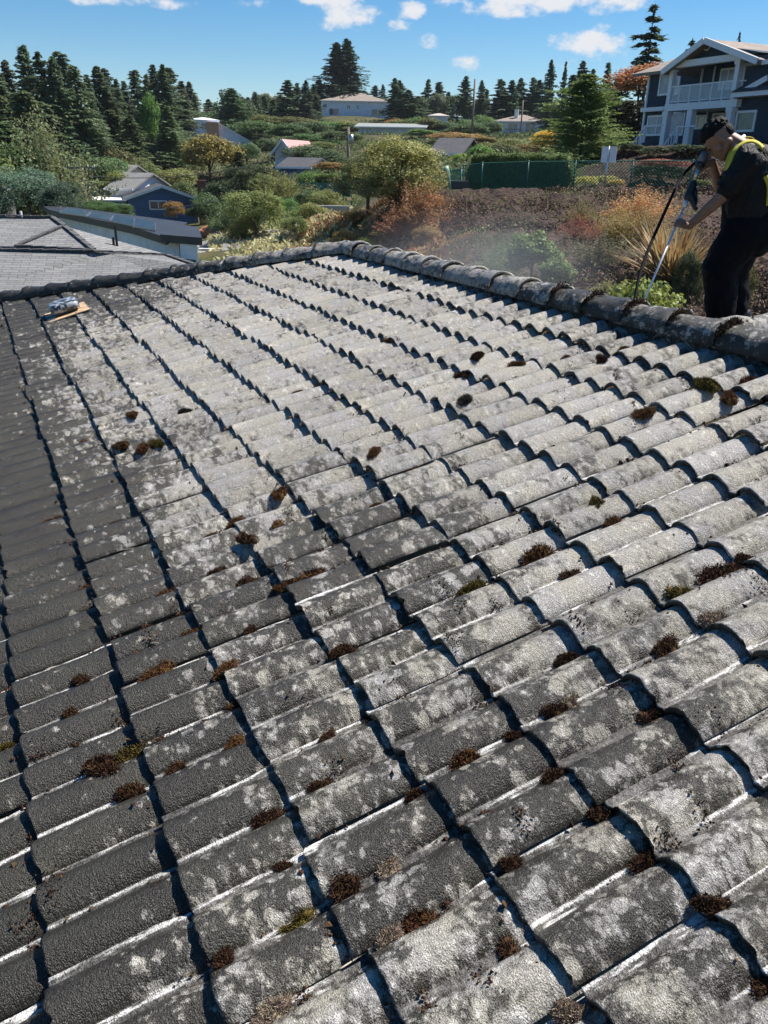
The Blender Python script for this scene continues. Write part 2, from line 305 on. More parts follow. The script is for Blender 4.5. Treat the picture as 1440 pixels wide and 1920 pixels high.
def tiles(org,ax,bx,nx,c0,c1,r0,r1,rtop,lod,clip,pale,seed=0):
    "arrays for a field of two-roll barrel tiles"
    rg=np.random.default_rng(seed); nu,nv=lod
    us=np.concatenate([[0,VAL*.5],VAL+(1-VAL)*(1-np.cos(np.linspace(0,np.pi,nu)))/2]); us=np.unique(np.round(us,4))
    u2=np.concatenate([us[:-1],us+1]);                       # two barrels
    vs=np.concatenate([[0,0.0],np.linspace(0.02,1.12,nv)])   # first row is the underside of the butt
    NU,NV=len(u2),len(vs); V=[];UV=[];TD=[];Fs=[];base=0
    ii=np.arange(NU*NV).reshape(NV,NU); Fc=np.stack([ii[:-1,:-1],ii[:-1,1:],ii[1:,1:],ii[1:,:-1]],-1).reshape(-1,4)
    for r in range(r0,r1):
        sh=rg.normal(0,.012)
        for c in range(c0,c1,2):
            lo=clip(r+1.0)
            if c+2<=lo: continue
            U,Vv=np.meshgrid(u2,vs); jc=rg.normal(0,.03);jr=rg.normal(0,.019)+sh;jh=rg.normal(0,.0035);jt=rg.normal(0,.006)+(rg.normal(0,.02) if rg.random()<.03 else 0); jr+=(-rg.uniform(.03,.09) if rg.random()<.035 else 0)
            C=c+U+jc*(Vv<.9); Rr=r+Vv+jr*(1-np.clip(Vv,0,1)); Rr=np.minimum(Rr,rtop)
            cut=clip(Rr); C=np.maximum(C,cut)
            pu=np.mod(U,1.0); pu[:,-1]=1.
            Z=prof(pu)*(1-.06*Vv)
            side=(U>1)&(pu>VAL)&(pu<.62); Z=Z+.0035*side          # side lap lip
            Z=Z+.024*(1-Vv)+.004+jh+jt*(U-1)
            if nv>4: Z=Z+(fnoise(C*CW,Rr*CL,14,4,3)-.5)*.006
            Z[0]=Z[1]-.022
            Rr[0]=Rr[1]+.006
            ch=(fnoise(C[1]*3,Rr[1]*3,2.1,8,2)-.5)*.05+np.maximum(fnoise(C[1]*7,Rr[1]*5,1.3,18,2)-.68,0)*.25
            Rr[0]+=ch;Rr[1]+=ch
            P=org+C[...,None]*ax*CW+Rr[...,None]*bx*CL+Z[...,None]*nx
            V.append(P.reshape(-1,3)); UV.append(np.stack([C*CW,Rr*CL],-1).reshape(-1,2))
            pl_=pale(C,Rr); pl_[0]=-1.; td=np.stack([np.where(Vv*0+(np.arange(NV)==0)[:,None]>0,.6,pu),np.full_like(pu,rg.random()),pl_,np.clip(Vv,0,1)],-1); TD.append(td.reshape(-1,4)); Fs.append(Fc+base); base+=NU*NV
    return np.concatenate(V),np.concatenate(Fs),np.concatenate(UV),np.concatenate(TD)
def cat(parts):
    V=[];F=[];U=[];T=[];b=0
    for v,f,u,t_ in parts: V.append(v);F.append(f+b);U.append(u);T.append(t_);b+=len(v)
    return np.concatenate(V),np.concatenate(F),np.concatenate(U),np.concatenate(T)
t=NT('wet_concrete_tile'); uvn=t.n('ShaderNodeUVMap'); vm=uvn.outputs[0]
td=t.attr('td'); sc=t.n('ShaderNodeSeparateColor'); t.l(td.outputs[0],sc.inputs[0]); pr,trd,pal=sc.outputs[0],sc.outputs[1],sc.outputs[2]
n1=t.noise(8,5,.6,vm); n2=t.noise(30,4,.6,vm); n3=t.noise(2.2,3,.5,vm); g=t.noise(260,2,.6,vm); g2=t.noise(90,3,.6,vm)
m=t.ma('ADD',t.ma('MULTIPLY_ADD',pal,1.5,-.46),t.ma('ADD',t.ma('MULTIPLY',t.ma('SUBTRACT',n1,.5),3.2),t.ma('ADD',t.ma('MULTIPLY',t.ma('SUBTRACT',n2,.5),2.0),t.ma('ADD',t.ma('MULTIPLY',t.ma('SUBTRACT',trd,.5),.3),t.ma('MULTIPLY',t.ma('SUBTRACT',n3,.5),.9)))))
m=t.ma('ADD',m,t.ma('MULTIPLY',t.ma('SUBTRACT',g,.5),1.5))
wv=t.n('ShaderNodeVectorMath',operation='MULTIPLY_ADD'); nzc=t.n('ShaderNodeTexNoise'); nzc.inputs['Scale'].default_value=40; nzc.inputs['Detail'].default_value=3; t.l(vm,nzc.inputs['Vector']); t.l(nzc.outputs[1],wv.inputs[0]); wv.inputs[1].default_value=(.028,.028,.028); t.l(vm,wv.inputs[2]); wvo=wv.outputs[0]
def discs(sc_,r0,r1):
    vn_=t.n('ShaderNodeTexVoronoi'); vn_.inputs['Scale'].default_value=sc_; t.l(wvo,vn_.inputs['Vector']); s_=t.n('ShaderNodeSeparateColor'); t.l(vn_.outputs['Color'],s_.inputs[0])
    rad_=t.ma('MULTIPLY',s_.outputs[0],r1); return t.ss(t.ma('SUBTRACT',vn_.outputs['Distance'],rad_),.07,-.03)
d1=discs(20,.2,.5); d2_=discs(55,.2,.5)
m=t.ma('ADD',m,t.ma('ADD',t.ma('MULTIPLY_ADD',d1,.55,-.12),t.ma('MULTIPLY_ADD',d2_,.35,-.08)))
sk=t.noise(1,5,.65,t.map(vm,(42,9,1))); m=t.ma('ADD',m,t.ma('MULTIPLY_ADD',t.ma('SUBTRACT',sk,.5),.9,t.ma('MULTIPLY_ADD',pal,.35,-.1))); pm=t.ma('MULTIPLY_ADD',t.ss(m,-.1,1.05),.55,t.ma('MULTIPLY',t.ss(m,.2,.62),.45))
gc=t.noise(430,2,.7,vm); dark=t.mix(t.ss(g,.35,.7),(.009,.0075,.006),(.05,.043,.033)); dark=t.mix(t.ss(gc,.56,.70),dark,(.17,.155,.13)); dark=t.mix(t.ss(n1,.35,.65,0,.55),dark,(.012,.010,.008)); dark=t.mix(t.ss(n3,.4,.6,0,.5),dark,(.045,.043,.028))
cr=t.noise(5,3,.5,vm); pale=t.mix(t.ss(cr,.38,.6),(.44,.425,.42),(.47,.435,.355)); pale=t.mix(t.ss(g,.35,.65,0,.8),pale,(.17,.155,.13)); pale=t.mix(t.ss(t.noise(480,2,.7,vm),.55,.7,0,.7),pale,(.72,.69,.62)); pale=t.mix(t.ss(n2,.55,.7,0,.6),pale,(.72,.70,.64))
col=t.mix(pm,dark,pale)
# dirt and dried foam caught in the pans between barrels
st=t.noise(1,4,.6,t.map(vm,(30,7,1))); st2=t.noise(1,3,.6,t.map(vm,(3.2,1.6,1)))
g3=t.noise(150,3,.7,vm); prn=t.ma('ADD',pr,t.ma('ADD',t.ma('MULTIPLY',t.ma('SUBTRACT',g3,.5),.16),t.ma('MULTIPLY',t.ma('SUBTRACT',n2,.5),.10))); vv=t.ss(prn,VAL+.03,VAL-.03)
pan=t.mix(t.ss(g2,.3,.7),(.03,.028,.025),(.16,.155,.15)); col=t.mix(t.ma('MULTIPLY',vv,.8),col,pan)
ed=t.ss(t.ma('ABSOLUTE',t.ma('SUBTRACT',prn,.03)),.05,.018)
bk=t.ss(t.noise(1,4,.65,t.map(vm,(60,16,1))),.35,.52); fm=t.ma('MULTIPLY',bk,t.ma('MAXIMUM',ed,t.ma('MULTIPLY',vv,t.ss(st,.56,.66)))); fm=t.ma('MULTIPLY',fm,t.ss(t.ma('ADD',t.ma('ADD',st2,t.ma('MULTIPLY',st,.35)),t.ma('MULTIPLY',pal,-.08)),.55,.70))
hair=t.ma('MULTIPLY',t.ss(pr,VAL*.45,VAL*.1),t.ss(pr,-.01,.01))
col=t.mix(fm,col,t.mix(n2,(.50,.49,.46),(.82,.82,.82)))

gm=t.ma('MULTIPLY',t.ss(t.noise(340,2,.75,vm),.34,.66,.5,1.28),t.ma('MULTIPLY',t.ss(g2,.3,.7,.78,1.14),t.ma('MULTIPLY_ADD',trd,.3,.78)))
cmb=t.n('ShaderNodeCombineXYZ'); [t.l(gm,cmb.inputs[i_]) for i_ in range(3)]
col=t.mix(t.ma('SUBTRACT',1.,t.ma('MULTIPLY',fm,.8)),col,t.mix(1,col,cmb.outputs[0],'MULTIPLY'))
t.set(col=col,rough=t.ma('ADD',t.ma('MULTIPLY_ADD',vv,.25,t.ma('MULTIPLY',n2,.3)),t.ma('MULTIPLY_ADD',pm,.10,.24)),spec=.42)
t.bump(t.ma('ADD',t.ma('MULTIPLY',g,1.1),t.ma('ADD',t.ma('MULTIPLY',g2,1.0),t.ma('MULTIPLY',n2,.35))),1.,.0045)
M_tile=t.m
npa=lambda v:np.array([v.x,v.y,v.z])
args=(npa(RT-ROOT),npa(RA),npa(RB),npa(RN))
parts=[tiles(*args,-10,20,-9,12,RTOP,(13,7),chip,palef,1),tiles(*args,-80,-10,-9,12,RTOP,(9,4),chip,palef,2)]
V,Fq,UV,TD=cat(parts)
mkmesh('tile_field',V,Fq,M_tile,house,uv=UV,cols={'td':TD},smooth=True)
tf=house.children[0]
# the two slopes turned away from the camera
ridgeA=roofpt(CH,11.2);                                     # apex
zero=lambda r:np.full_like(np.asarray(r,float),-1e3)
B2=Vector((-RBH.x*math.cos(R(14)),-RBH.y*math.cos(R(14)),math.sin(R(14)))); A2=-RA; N2=A2.cross(B2)
if N2.z<0:N2=-N2
RE=roofpt(20,11.2)                                          # near end of the ridge
Lr=int((20-CH)); org2=RE-B2*(11*CL)
def clip2(r): return zero(r)
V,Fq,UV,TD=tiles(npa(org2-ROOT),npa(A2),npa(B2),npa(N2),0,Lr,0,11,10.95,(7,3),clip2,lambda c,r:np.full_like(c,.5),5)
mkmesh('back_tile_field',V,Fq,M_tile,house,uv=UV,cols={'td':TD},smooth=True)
# end slope beyond the hip: courses run across, upslope is +RA
A3=RBH.copy(); B3=Vector((RA.x*math.cos(R(14)),RA.y*math.cos(R(14)),math.sin(R(14)))); N3=A3.cross(B3)
if N3.z<0:N3=-N3; 
n3r=20; org3=ridgeA-B3*(n3r*CL)
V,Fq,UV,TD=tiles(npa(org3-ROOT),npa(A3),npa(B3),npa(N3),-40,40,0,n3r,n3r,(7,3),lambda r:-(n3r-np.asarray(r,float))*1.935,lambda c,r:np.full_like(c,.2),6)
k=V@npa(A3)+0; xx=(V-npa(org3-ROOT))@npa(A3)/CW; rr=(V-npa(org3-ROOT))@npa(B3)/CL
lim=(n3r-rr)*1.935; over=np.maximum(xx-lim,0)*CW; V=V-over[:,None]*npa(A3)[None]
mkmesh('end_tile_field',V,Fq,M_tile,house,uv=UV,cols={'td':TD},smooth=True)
# ridge and hip caps
def capmesh(p,q,r0,r1,pale_v,seed,thick=.016,segs=22,nl=12,up=Vector((0,0,1))):
    "half-round cap from p (narrow, tucked) to q (wide, proud)"
    rg=np.random.default_rng(seed); p=Vector(p)-ROOT;q=Vector(q)-ROOT; d=(q-p).normalized(); sd_=d.cross(up).normalized(); u=sd_.cross(d)
    Vv=[];TDv=[];UVv=[];rnd=rg.random(); Lc=(q-p).length
    ang=np.linspace(-1.72,1.72,segs)
    rows=[(s,0) for s in np.linspace(0,1,nl)]+[(1,-1)]+[(.0,-1)]
    for s,inn in rows:
        c_=p.lerp(q,s); rad=r0+(r1-r0)*s+(.006 if s>.9 and inn==0 else 0)
        for a in ang:
            rr=rad-(thick if inn else 0)+(0 if inn else (fnoise(np.array([s*Lc*9+seed*3.1]),np.array([a*1.6+seed]),1.9,seed,4)[0]-.5)*.027)
            v=c_+sd_*math.sin(a)*rr*1.08+u*math.cos(a)*rr*.92; Vv.append(tuple(v)); TDv.append((.55,rnd,pale_v,s)); UVv.append((a*.12+seed*1.7,s*Lc+seed*.9))
    n=segs;Fv=[]
    for j in range(len(rows)-1):
        for i in range(n-1): Fv.append((j*n+i,j*n+i+1,(j+1)*n+i+1,(j+1)*n+i))
    return np.array(Vv),np.array(Fv)[:,::-1],np.array(UVv),np.array(TDv)
def addcap(name,*a,**k):
    V,F_,U,T=capmesh(*a,**k); o=mkmesh(name,V,F_,M_tile,house,uv=U,cols={'td':T},smooth=True); return o
Zc=Vector((0,0,1)); step=.365; capz=.055
rd=random.Random(5)
Lridge=(20-CH)*CW; nc=int(Lridge/step)
for i in range(nc):
    s0=i*step-.07; s1=(i+1)*step
    j=Vector((rd.gauss(0,.004),rd.gauss(0,.004),0)); zz=rd.gauss(0,.003)
    p=ridgeA+RA*s0+Zc*(capz+zz)+j; q=ridgeA+RA*s1+Zc*(capz+.014+zz)+RBH*rd.gauss(0,.006)
    pv=.66 if i<9 else (.4 if i<13 else .2)
    addcap('ridge_cap',p,q,.105,.122,pv+rd.uniform(-.12,.12),i+1)
hd=(roofpt(chip(0),0)-ridgeA); hl=hd.length/11.2; hd.normalize()
for i in range(21):
    s0=i*step-.07; s1=(i+1)*step; zz=rd.gauss(0,.003)
    p=ridgeA+hd*s0+Zc*(capz-.0+zz); q=ridgeA+hd*s1+Zc*(capz+.012+zz)+RA*rd.gauss(0,.004)
    addcap('hip_cap',p,q,.098,.115,[.75,.65,.6,.5,.35,.45,.2][i] if i<7 else .1,i+60)
# mortar bedding under caps
def bedding(p,d,Ln,seed):
    m=MB();n=int(Ln/.05);pts=[];rr=[]
    for i in range(n+1):
        s=i*.05; pts.append(Vector(p)+d*s-Zc*.0-ROOT); rr.append(.088+.012*math.sin(i*1.7+seed)+rd.uniform(-.008,.008))
    m.tube(pts,rr,10); return m
M_mortar=simple('dark_mortar',(.035,.033,.03),.9,.5,14,bump=.8,bscale=40)
bedding(ridgeA+Zc*.01,RA,Lridge,1).build('mortar_bed',M_mortar,house,True); bedding(ridgeA+Zc*.0,hd,20*step,2).build('mortar_bed',M_mortar,house,True)
# side wing: its level ridge leaves the main one behind the worker's feet
wp=roofpt(-7.0,11.2)+Vector((0,0,-.02))
for i in range(9):
    p=wp+RBH*(i*step-.05+.12)-Zc*.055; q=wp+RBH*((i+1)*step+.12)-Zc*.04
    addcap('wing_ridge_cap',p,q,.11,.124,.6,i+90)
for s_ in (-1,1):
    Bw=Vector((-RA.x*s_*math.cos(R(14)),-RA.y*s_*math.cos(R(14)),math.sin(R(14)))); Aw=RBH*s_; Nw=Aw.cross(Bw)
    if Nw.z<0: Nw=-Nw
    o_=wp-Zc*.11-Bw*(5*CL)+(Vector((0,0,0)) if s_==1 else RBH*3.3)
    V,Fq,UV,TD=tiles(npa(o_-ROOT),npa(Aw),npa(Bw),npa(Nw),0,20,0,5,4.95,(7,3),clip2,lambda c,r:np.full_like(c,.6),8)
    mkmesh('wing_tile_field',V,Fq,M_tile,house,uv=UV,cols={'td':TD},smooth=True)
bedding(wp+RBH*.1-Zc*.09,RBH,3.2,3).build('mortar_bed',M_mortar,house,True)
# walls under the eaves
M_stucco=simple('cream_stucco',(.55,.5,.42),.9,.1,3)
mw=MB(); pc=[]
for (c,r) in ((20,-8.2),(chip(-8.2)+6,-8.2)): pc.append(roofpt(c,r,-.08))
e1=RE+RBH*3.4; e1.z=pc[0].z; e2=ridgeA-RA*(-1.0)+RBH*3.4; e2.z=pc[0].z
foot=[pc[0],e1,e2,pc[1]]
mw.hexa([Vector((p.x,p.y,.7))-ROOT for p in foot]+[Vector((p.x,p.y,pc[0].z-.05))-ROOT for p in foot]); mw.build('wall',M_stucco,house)
# box vent sitting on the far courses
def zs(c,r):
    fr=r-math.floor(r); return float(prof(np.array([c-math.floor(c)]))[0])+.030*(1-fr)+.006
va=roofpt(-40.6,2.75,.035)
t=NT('scummed_vent'); n=t.noise(22,5); t.set(col=t.mix(t.ss(n,.42,.6),(.02,.022,.024),(.36,.4,.45)),rough=.3); t.bump(n,.3,.01); M_vent=t.m
m=MB()
def rl(x,y,z): return va+RA*x+RB*y+RN*z-ROOT
m.hexa([rl(-.26,-.2,.02),rl(.26,-.2,.02),rl(.26,.24,.03),rl(-.26,.24,.03),rl(-.26,-.2,.03),rl(.26,-.2,.03),rl(.26,.24,.04),rl(-.26,.24,.04)])
base=m.build('roof_vent',simple('rusty_flashing',(.5,.34,.2),.6,.3,8),house)
m=MB(); K=8
for (x0,x1,y0,y1,zb,zt,ins) in ((-.17,.17,-.14,.17,.07,.155,.035),):
    Lo=[];
    ring=[]
    for (ex,ez) in ((0,zb),(0,zt-.03),(.012,zt-.01),(.035,zt)):
        rg_=[]
        for k in range(24):
            a=2*math.pi*k/24; cxx=math.copysign(abs(math.cos(a))**.45,math.cos(a)); syy=math.copysign(abs(math.sin(a))**.45,math.sin(a))
            rg_.append(rl((x0+x1)/2+cxx*((x1-x0)/2-ex),(y0+y1)/2+syy*((y1-y0)/2-ex),ez))
        ring.append(rg_)
    V=[v for r_ in ring for v in r_];Fv=[(j*24+k,j*24+(k+1)%24,(j+1)*24+(k+1)%24,(j+1)*24+k) for j in range(3) for k in range(24)]+[tuple(range(72,96))]+[tuple(range(23,-1,-1))]
    m.add(V,Fv)
m.build('vent_hood',M_vent,base,True)
m=MB(); m.hexa([rl(-.13,-.1,.02),rl(.13,-.1,.02),rl(.13,.13,.02),rl(-.13,.13,.02),rl(-.13,-.1,.08),rl(.13,-.1,.08),rl(.13,.13,.08),rl(-.13,.13,.08)]); m.build('vent_neck',M_black,base)
# ------------------------------------------------------------ moss
MOSS=[(7.0,2.04,.048,0),(8.0,2.37,.046,1),(8.1,2.14,.035,4),(9.0,2.77,.044,0),(5.1,1.76,.046,0),(3.2,.82,.057,0),(2.3,.65,.057,0),(1.9,.88,.054,2),(7.1,1.1,.035,0),(7.2,1.66,.035,2),(7.9,1.25,.038,4),(6.2,1.73,.03,0),(5.1,2.26,.028,0),(6.1,3.39,.046,1),(6.0,3.87,.036,0),(8.0,3.96,.039,0),(8.9,3.99,.035,0),(6.1,2.87,.028,0),(3.2,1.78,.035,1),(3.2,1.23,.03,0),(2.8,1.23,.03,0),(7.0,4.96,.045,0),(6.0,5.51,.052,0),(5.0,4.8,.045,0),(2.0,5.57,.084,1),(3.0,5.65,.04,0),(5.0,6.75,.063,0),(4.9,6.18,.055,2),(5.8,6.14,.048,4),(2.1,4.71,.055,2),(-1.1,3.45,.083,1),(-1.1,3.13,.054,1),(-.1,2.44,.035,0),(-3.8,3.48,.078,1),(-3.2,4.75,.069,1),(-5.3,5.35,.093,1),(-4.2,5.61,.065,1),(-4.8,3.06,.047,1),(-14.6,3.56,.055,3),(6.0,4.47,.035,4),(6.0,4.3,.03,0),(4.8,7.05,.035,0),(2.1,6.63,.045,1),(1.5,6.66,.037,2),(-7.5,8.68,.11,1),(-8.6,7.87,.06,0),(-6.9,9.47,.08,1),(-6.0,10.34,.06,1),(-.3,9.72,.05,1),(-1.4,9.87,.07,2),(-1.3,8.67,.05,1),(-5.5,9.65,.05,0),(-.1,1.4,.057,1),(-.8,.63,.045,0),(-2.9,1.81,.05,1),(-5.0,.95,.047,1),(1.0,2.0,.045,1),(2.0,1.94,.038,0),(.2,.44,.038,0),(-3.1,2.47,.045,0),(-2.1,2.71,.055,0),(-13.3,2.2,.055,1),(-12.4,2.51,.06,1),(-16.1,1.62,.07,1),(-16.4,2.69,.05,1),(-7.9,1.63,.042,0),(-5.3,3.8,.044,1),(-10.0,.79,.045,1),(-24.0,2.71,.07,1),(-10.0,5.94,.055,1),(-11.0,2.88,.047,2),(.2,-.22,.035,2),(9.8,4.02,.035,0),(10.9,3.99,.035,0),(9.8,2.88,.035,4),(4.1,2.93,.03,0),(4.0,2.51,.03,0),(8.0,3.14,.03,0),(7.1,2.39,.03,4),(-12.5,2.75,.045,2),(-13.1,5.5,.049,1),(-14.4,7.97,.05,1),(-6.3,7.26,.047,3),(-9.4,8.47,.05,0),(-22.0,1.6,.05,1),(-.9,10.4,.055,1),(7.3,3.82,.035,0),(-3.3,3.01,.044,0),(2.0,3.12,.035,0),(-4.9,2.65,.04,1),(-1.0,1.88,.035,1)]
t=NT('moss'); oi=t.n('ShaderNodeObjectInfo'); ri=t.geo().outputs['Random Per Island']; hs=t.n('ShaderNodeHueSaturation'); t.l(oi.outputs['Color'],hs.inputs['Color']); t.l(t.ma('MULTIPLY_ADD',ri,1.3,.35),hs.inputs['Value']); t.l(t.ma('MULTIPLY_ADD',ri,.06,.47),hs.inputs['Hue'])
t.set(col=hs.outputs[0],rough=.9,spec=.15); M_moss=t.m
def mossmesh(seed,nb=3200):
    rg=np.random.default_rng(seed); V=[];F_=[]
    lob=[(rg.normal(0,.42),rg.normal(0,.36),rg.uniform(.28,.6)) for _ in range(10)]
    m=MB()
    for (x,y,r) in lob: m.ell((x,y,.0),(r*.85,r*.72,r*.7),None,10,7)
    V=[tuple(v) for v in m.V];F_=list(m.F)
    for _ in range(nb):
        x,y,r=lob[rg.integers(10)]; d=rg.normal(0,1,3);d[2]=abs(d[2]);d/=np.linalg.norm(d)
        b=np.array([x,y,0])+d*np.array([r,r*.85,r*.8])*.95; n=d+rg.normal(0,.45,3); n/=np.linalg.norm(n); l=rg.uniform(.08,.3)
        s=np.cross(n,rg.normal(0,1,3)); s=s/np.linalg.norm(s)*rg.uniform(.014,.03); k=len(V)
        V+= [tuple(b-s),tuple(b+s),tuple(b+s*.5+n*l),tuple(b-s*.5+n*l)]; F_.append((k,k+1,k+2,k+3))
    return mkmesh('moss_clump',np.array(V),F_,M_moss,link=False).data
MV=[mossmesh(40+i) for i in range(6)]
MC={0:(.062,.031,.018),1:(.105,.05,.022),2:(.10,.075,.02),3:(.03,.028,.022),4:(.26,.2,.15)}
MN={0:'dark brown',1:'rusty',2:'olive brown',3:'blackish',4:'dry pinkish'}
ORD=['first','second','third','fourth','fifth','sixth','seventh','eighth','ninth','tenth','eleventh','twelfth','thirteenth','fourteenth','fifteenth','sixteenth','seventeenth','eighteenth','nineteenth','twentieth','twenty-first','twenty-second','twenty-third','twenty-fourth','twenty-fifth','twenty-sixth','twenty-seventh','twenty-eighth','twenty-ninth','thirtieth','thirty-first','thirty-second','thirty-third','thirty-fourth','thirty-fifth','thirty-sixth','thirty-seventh','thirty-eighth','thirty-ninth','fortieth']
from collections import defaultdict
rowm=defaultdict(list)
for i,mm in enumerate(MOSS): rowm[int(math.floor(mm[1]))].append(i)
for r_,ids in rowm.items():
    ids.sort(key=lambda i:MOSS[i][0])
    for k,i in enumerate(ids):
        c,r,s,kd=MOSS[i]
        o=bpy.data.objects.new('moss_clump',MV[i%6]); COL.objects.link(o)
        if abs(c-round(c))<.25: c=math.floor(c+.3)+.12
        o.location=roofpt(c,r,zs(c,r)-.004)
        Mx=Matrix((RA,RB,RN)).transposed().to_4x4(); o.rotation_euler=(Mx@Matrix.Rotation(rd.uniform(-3,3),4,'Z')).to_euler(); s=min(max(s*1.1,.034),.070 if c>-2 else .048)
        big=s*.95; o.scale=(big*rd.uniform(.9,1.3),big*rd.uniform(.75,1.),big*rd.uniform(.85,1.2)); o.color=MC[kd]+(1,)
        tag(o,f'{MN[kd]} moss, {ORD[k]} clump from the hip, {ORD[11-r_]} course below ridge','moss','moss clumps growing on the roof tiles')

# crumbs of moss and grit caught in the pans and along the butts
rg=np.random.default_rng(77); V=[];F_=[]
n=2600; k=0
while k<n:
    c=rg.uniform(-44,12.5); r=rg.uniform(-1.5,11)
    if c<chip(r)+1: continue
    if fnoise(np.array([c*CW]),np.array([r*CL]),2.2,21,2)[0]<.47 and rg.random()<.75: continue
    k+=1
    if rg.random()<.6: c=math.floor(c)+rg.uniform(.0,.2)
    else: r=math.floor(r)+rg.uniform(.80,.99)
    p=roofpt(c,r,zs(c,r)); s0=rg.uniform(.0025,.0075)*(1.9 if rg.random()<.12 else 1)*(1.25 if c<-5 else 1); b=len(V)
    for q in ((1,0,0),(-1,0,0),(0,1,0),(0,-1,0),(0,0,1),(0,0,-.6)):
        v=np.array(q)*s0*rg.uniform(.6,1.3,3)+rg.normal(0,s0*.25,3); V.append(tuple(p+RA*v[0]+RB*v[1]+RN*v[2]))
    F_+=[(b,b+2,b+4),(b+2,b+1,b+4),(b+1,b+3,b+4),(b+3,b,b+4),(b+2,b,b+5),(b+1,b+2,b+5),(b+3,b+1,b+5),(b,b+3,b+5)]
for q_ in range(340):
    c=math.floor(rg.uniform(-42,12))+rg.uniform(.0,.2); r=math.floor(rg.uniform(-1,11))+rg.choice([rg.uniform(.84,1.0),rg.uniform(.0,.9)])
    if c<chip(r)+1: continue
    if rg.random()<.18: c=rg.uniform(-8,12.4); r=rg.uniform(-1,10)
    sp_=rg.uniform(.006,.02)*(1.2 if c<-6 else 1)
    for j_ in range(int(rg.uniform(14,46))):
        d=rg.normal(0,1,3)*np.array([sp_*1.5,sp_,sp_*.15]); p=roofpt(c+d[0]/CW,r+d[1]/CL,zs(c+d[0]/CW,r+d[1]/CL)+abs(d[2])); s0=rg.uniform(.0018,.0042); b=len(V)
        for q in ((1,0,0),(-1,0,0),(0,1,0),(0,-1,0),(0,0,1.4),(0,0,-.6)):
            v=np.array(q)*s0*rg.uniform(.5,1.5,3)+rg.normal(0,s0*.3,3); V.append(tuple(p+RA*v[0]+RB*v[1]+RN*v[2]))
        F_+=[(b,b+2,b+4),(b+2,b+1,b+4),(b+1,b+3,b+4),(b+3,b,b+4),(b+2,b,b+5),(b+1,b+2,b+5),(b+3,b+1,b+5),(b,b+3,b+5)]
for q_ in range(90):
    s_=rg.uniform(3.5,8.6); side=rg.uniform(-.1,.06); 
    for j_ in range(30):
        d=rg.normal(0,.012,3); a0=rg.uniform(-1.2,.4); p=ridgeA+RA*(round(s_/step)*step+.01+d[0]*.8)+RBH*(math.sin(a0)*.115)+Zc*(capz+.02+math.cos(a0)*.112)+Vector(tuple(d*.6)); s0=rg.uniform(.0025,.007); b=len(V)
        for q in ((1,0,0),(-1,0,0),(0,1,0),(0,-1,0),(0,0,1.4),(0,0,-.6)):
            v=np.array(q)*s0*rg.uniform(.5,1.5,3); V.append(tuple(p+RA*v[0]+RB*v[1]+RN*v[2]))
        F_+=[(b,b+2,b+4),(b+2,b+1,b+4),(b+1,b+3,b+4),(b+3,b,b+4),(b+2,b,b+5),(b+1,b+2,b+5),(b+3,b+1,b+5),(b,b+3,b+5)]
o=mkmesh('moss_crumbs',np.array(V),F_,M_moss); o.color=(.06,.03,.018,1); tag(o,'fine crumbs of dry moss and grit scattered over the roof tiles','moss crumbs',kind='stuff')
# ------------------------------------------------------------ buildings
def poly_uv(pts):
    P=[Vector(p) for p in pts]; n=Vector((0,0,0))
    for i in range(len(P)): n+=P[i].cross(P[(i+1)%len(P)])
    n.normalize()
    if n.z<0:n=-n
    h=Vector((-n.y,n.x,0)); h=h.normalized() if h.length>.01 else Vector((1,0,0)); v=n.cross(h)
    return [(p.dot(h),p.dot(v)) for p in P]
def slabs(name,polys,mat,parent,th=.14,off=Vector((0,0,0))):
    "roof planes: each polygon thickened downwards, planar UVs in metres"
    V=[];F_=[];U=[]
    for pts in polys:
        P=[Vector(p)-off for p in pts]; uv=poly_uv(pts); n=len(P); b=len(V)
        V+= [tuple(p) for p in P]+[(p.x,p.y,p.z-th) for p in P]; U+=uv+uv
        F_+=[tuple(range(b,b+n)),tuple(range(b+2*n-1,b+n-1,-1))]+[(b+i,b+n+i,b+n+(i+1)%n,b+(i+1)%n) for i in range(n)]
    return mkmesh(name,np.array(V),F_,mat,parent,uv=np.array(U))
M_gsh=shingle('grey_shingle',(.145,.145,.145),(.215,.215,.21),.11,.36); M_bsh=shingle('brown_shingle',(.2,.16,.13),(.28,.23,.19),.25,.5); M_dsh=shingle('dark_shingle',(.04,.04,.045),(.07,.07,.08),.25,.5)
M_mem=simple('dark_membrane_roof',(.03,.032,.036),.5,.2,1.5); M_ws=siding('white_siding',(.84,.85,.86),.2); M_brick=simple('red_brick',(.25,.08,.06),.9,.3,5)
M_fas=simple('dark_fascia',(.045,.047,.052),.5,.2)
# next-door roof
o0=W(100,470,21.5); nb=empty('neighbour_house',(o0.x,o0.y,1.0)); tag(nb,'next door house with broad grey shingle hip roof below the tiled roof','house')
off=nb.location.copy()
P_=lambda px,py,d:W(px,py,d)
a,b_,c_,d_=P_(-330,401,25.5),P_(98,408,23.6),P_(30,462,22.0),P_(-330,458,24.2)
e_,f_,g_=P_(120,424,22.9),P_(176,470,21.4),P_(312,478,23.0)
h1,h2=P_(-420,463,23.2),P_(176,469.5,21.3); low=[P_(-330,640,19.2),P_(420,640,16.9),P_(366,498,20.2),P_(312,478.2,21.8)]
slabs('roof',[[a,b_,e_,c_,d_],[e_,f_,c_],[e_,g_+Vector((0,0,.02)),f_]],M_gsh,nb,.12,off)
slabs('roof',[[h1,P_(176,472,21.35),P_(200,475,21.4),P_(312,479,21.8),low[2],P_(470,580,18.4),low[1],low[0]]],M_gsh,nb,.12,off)
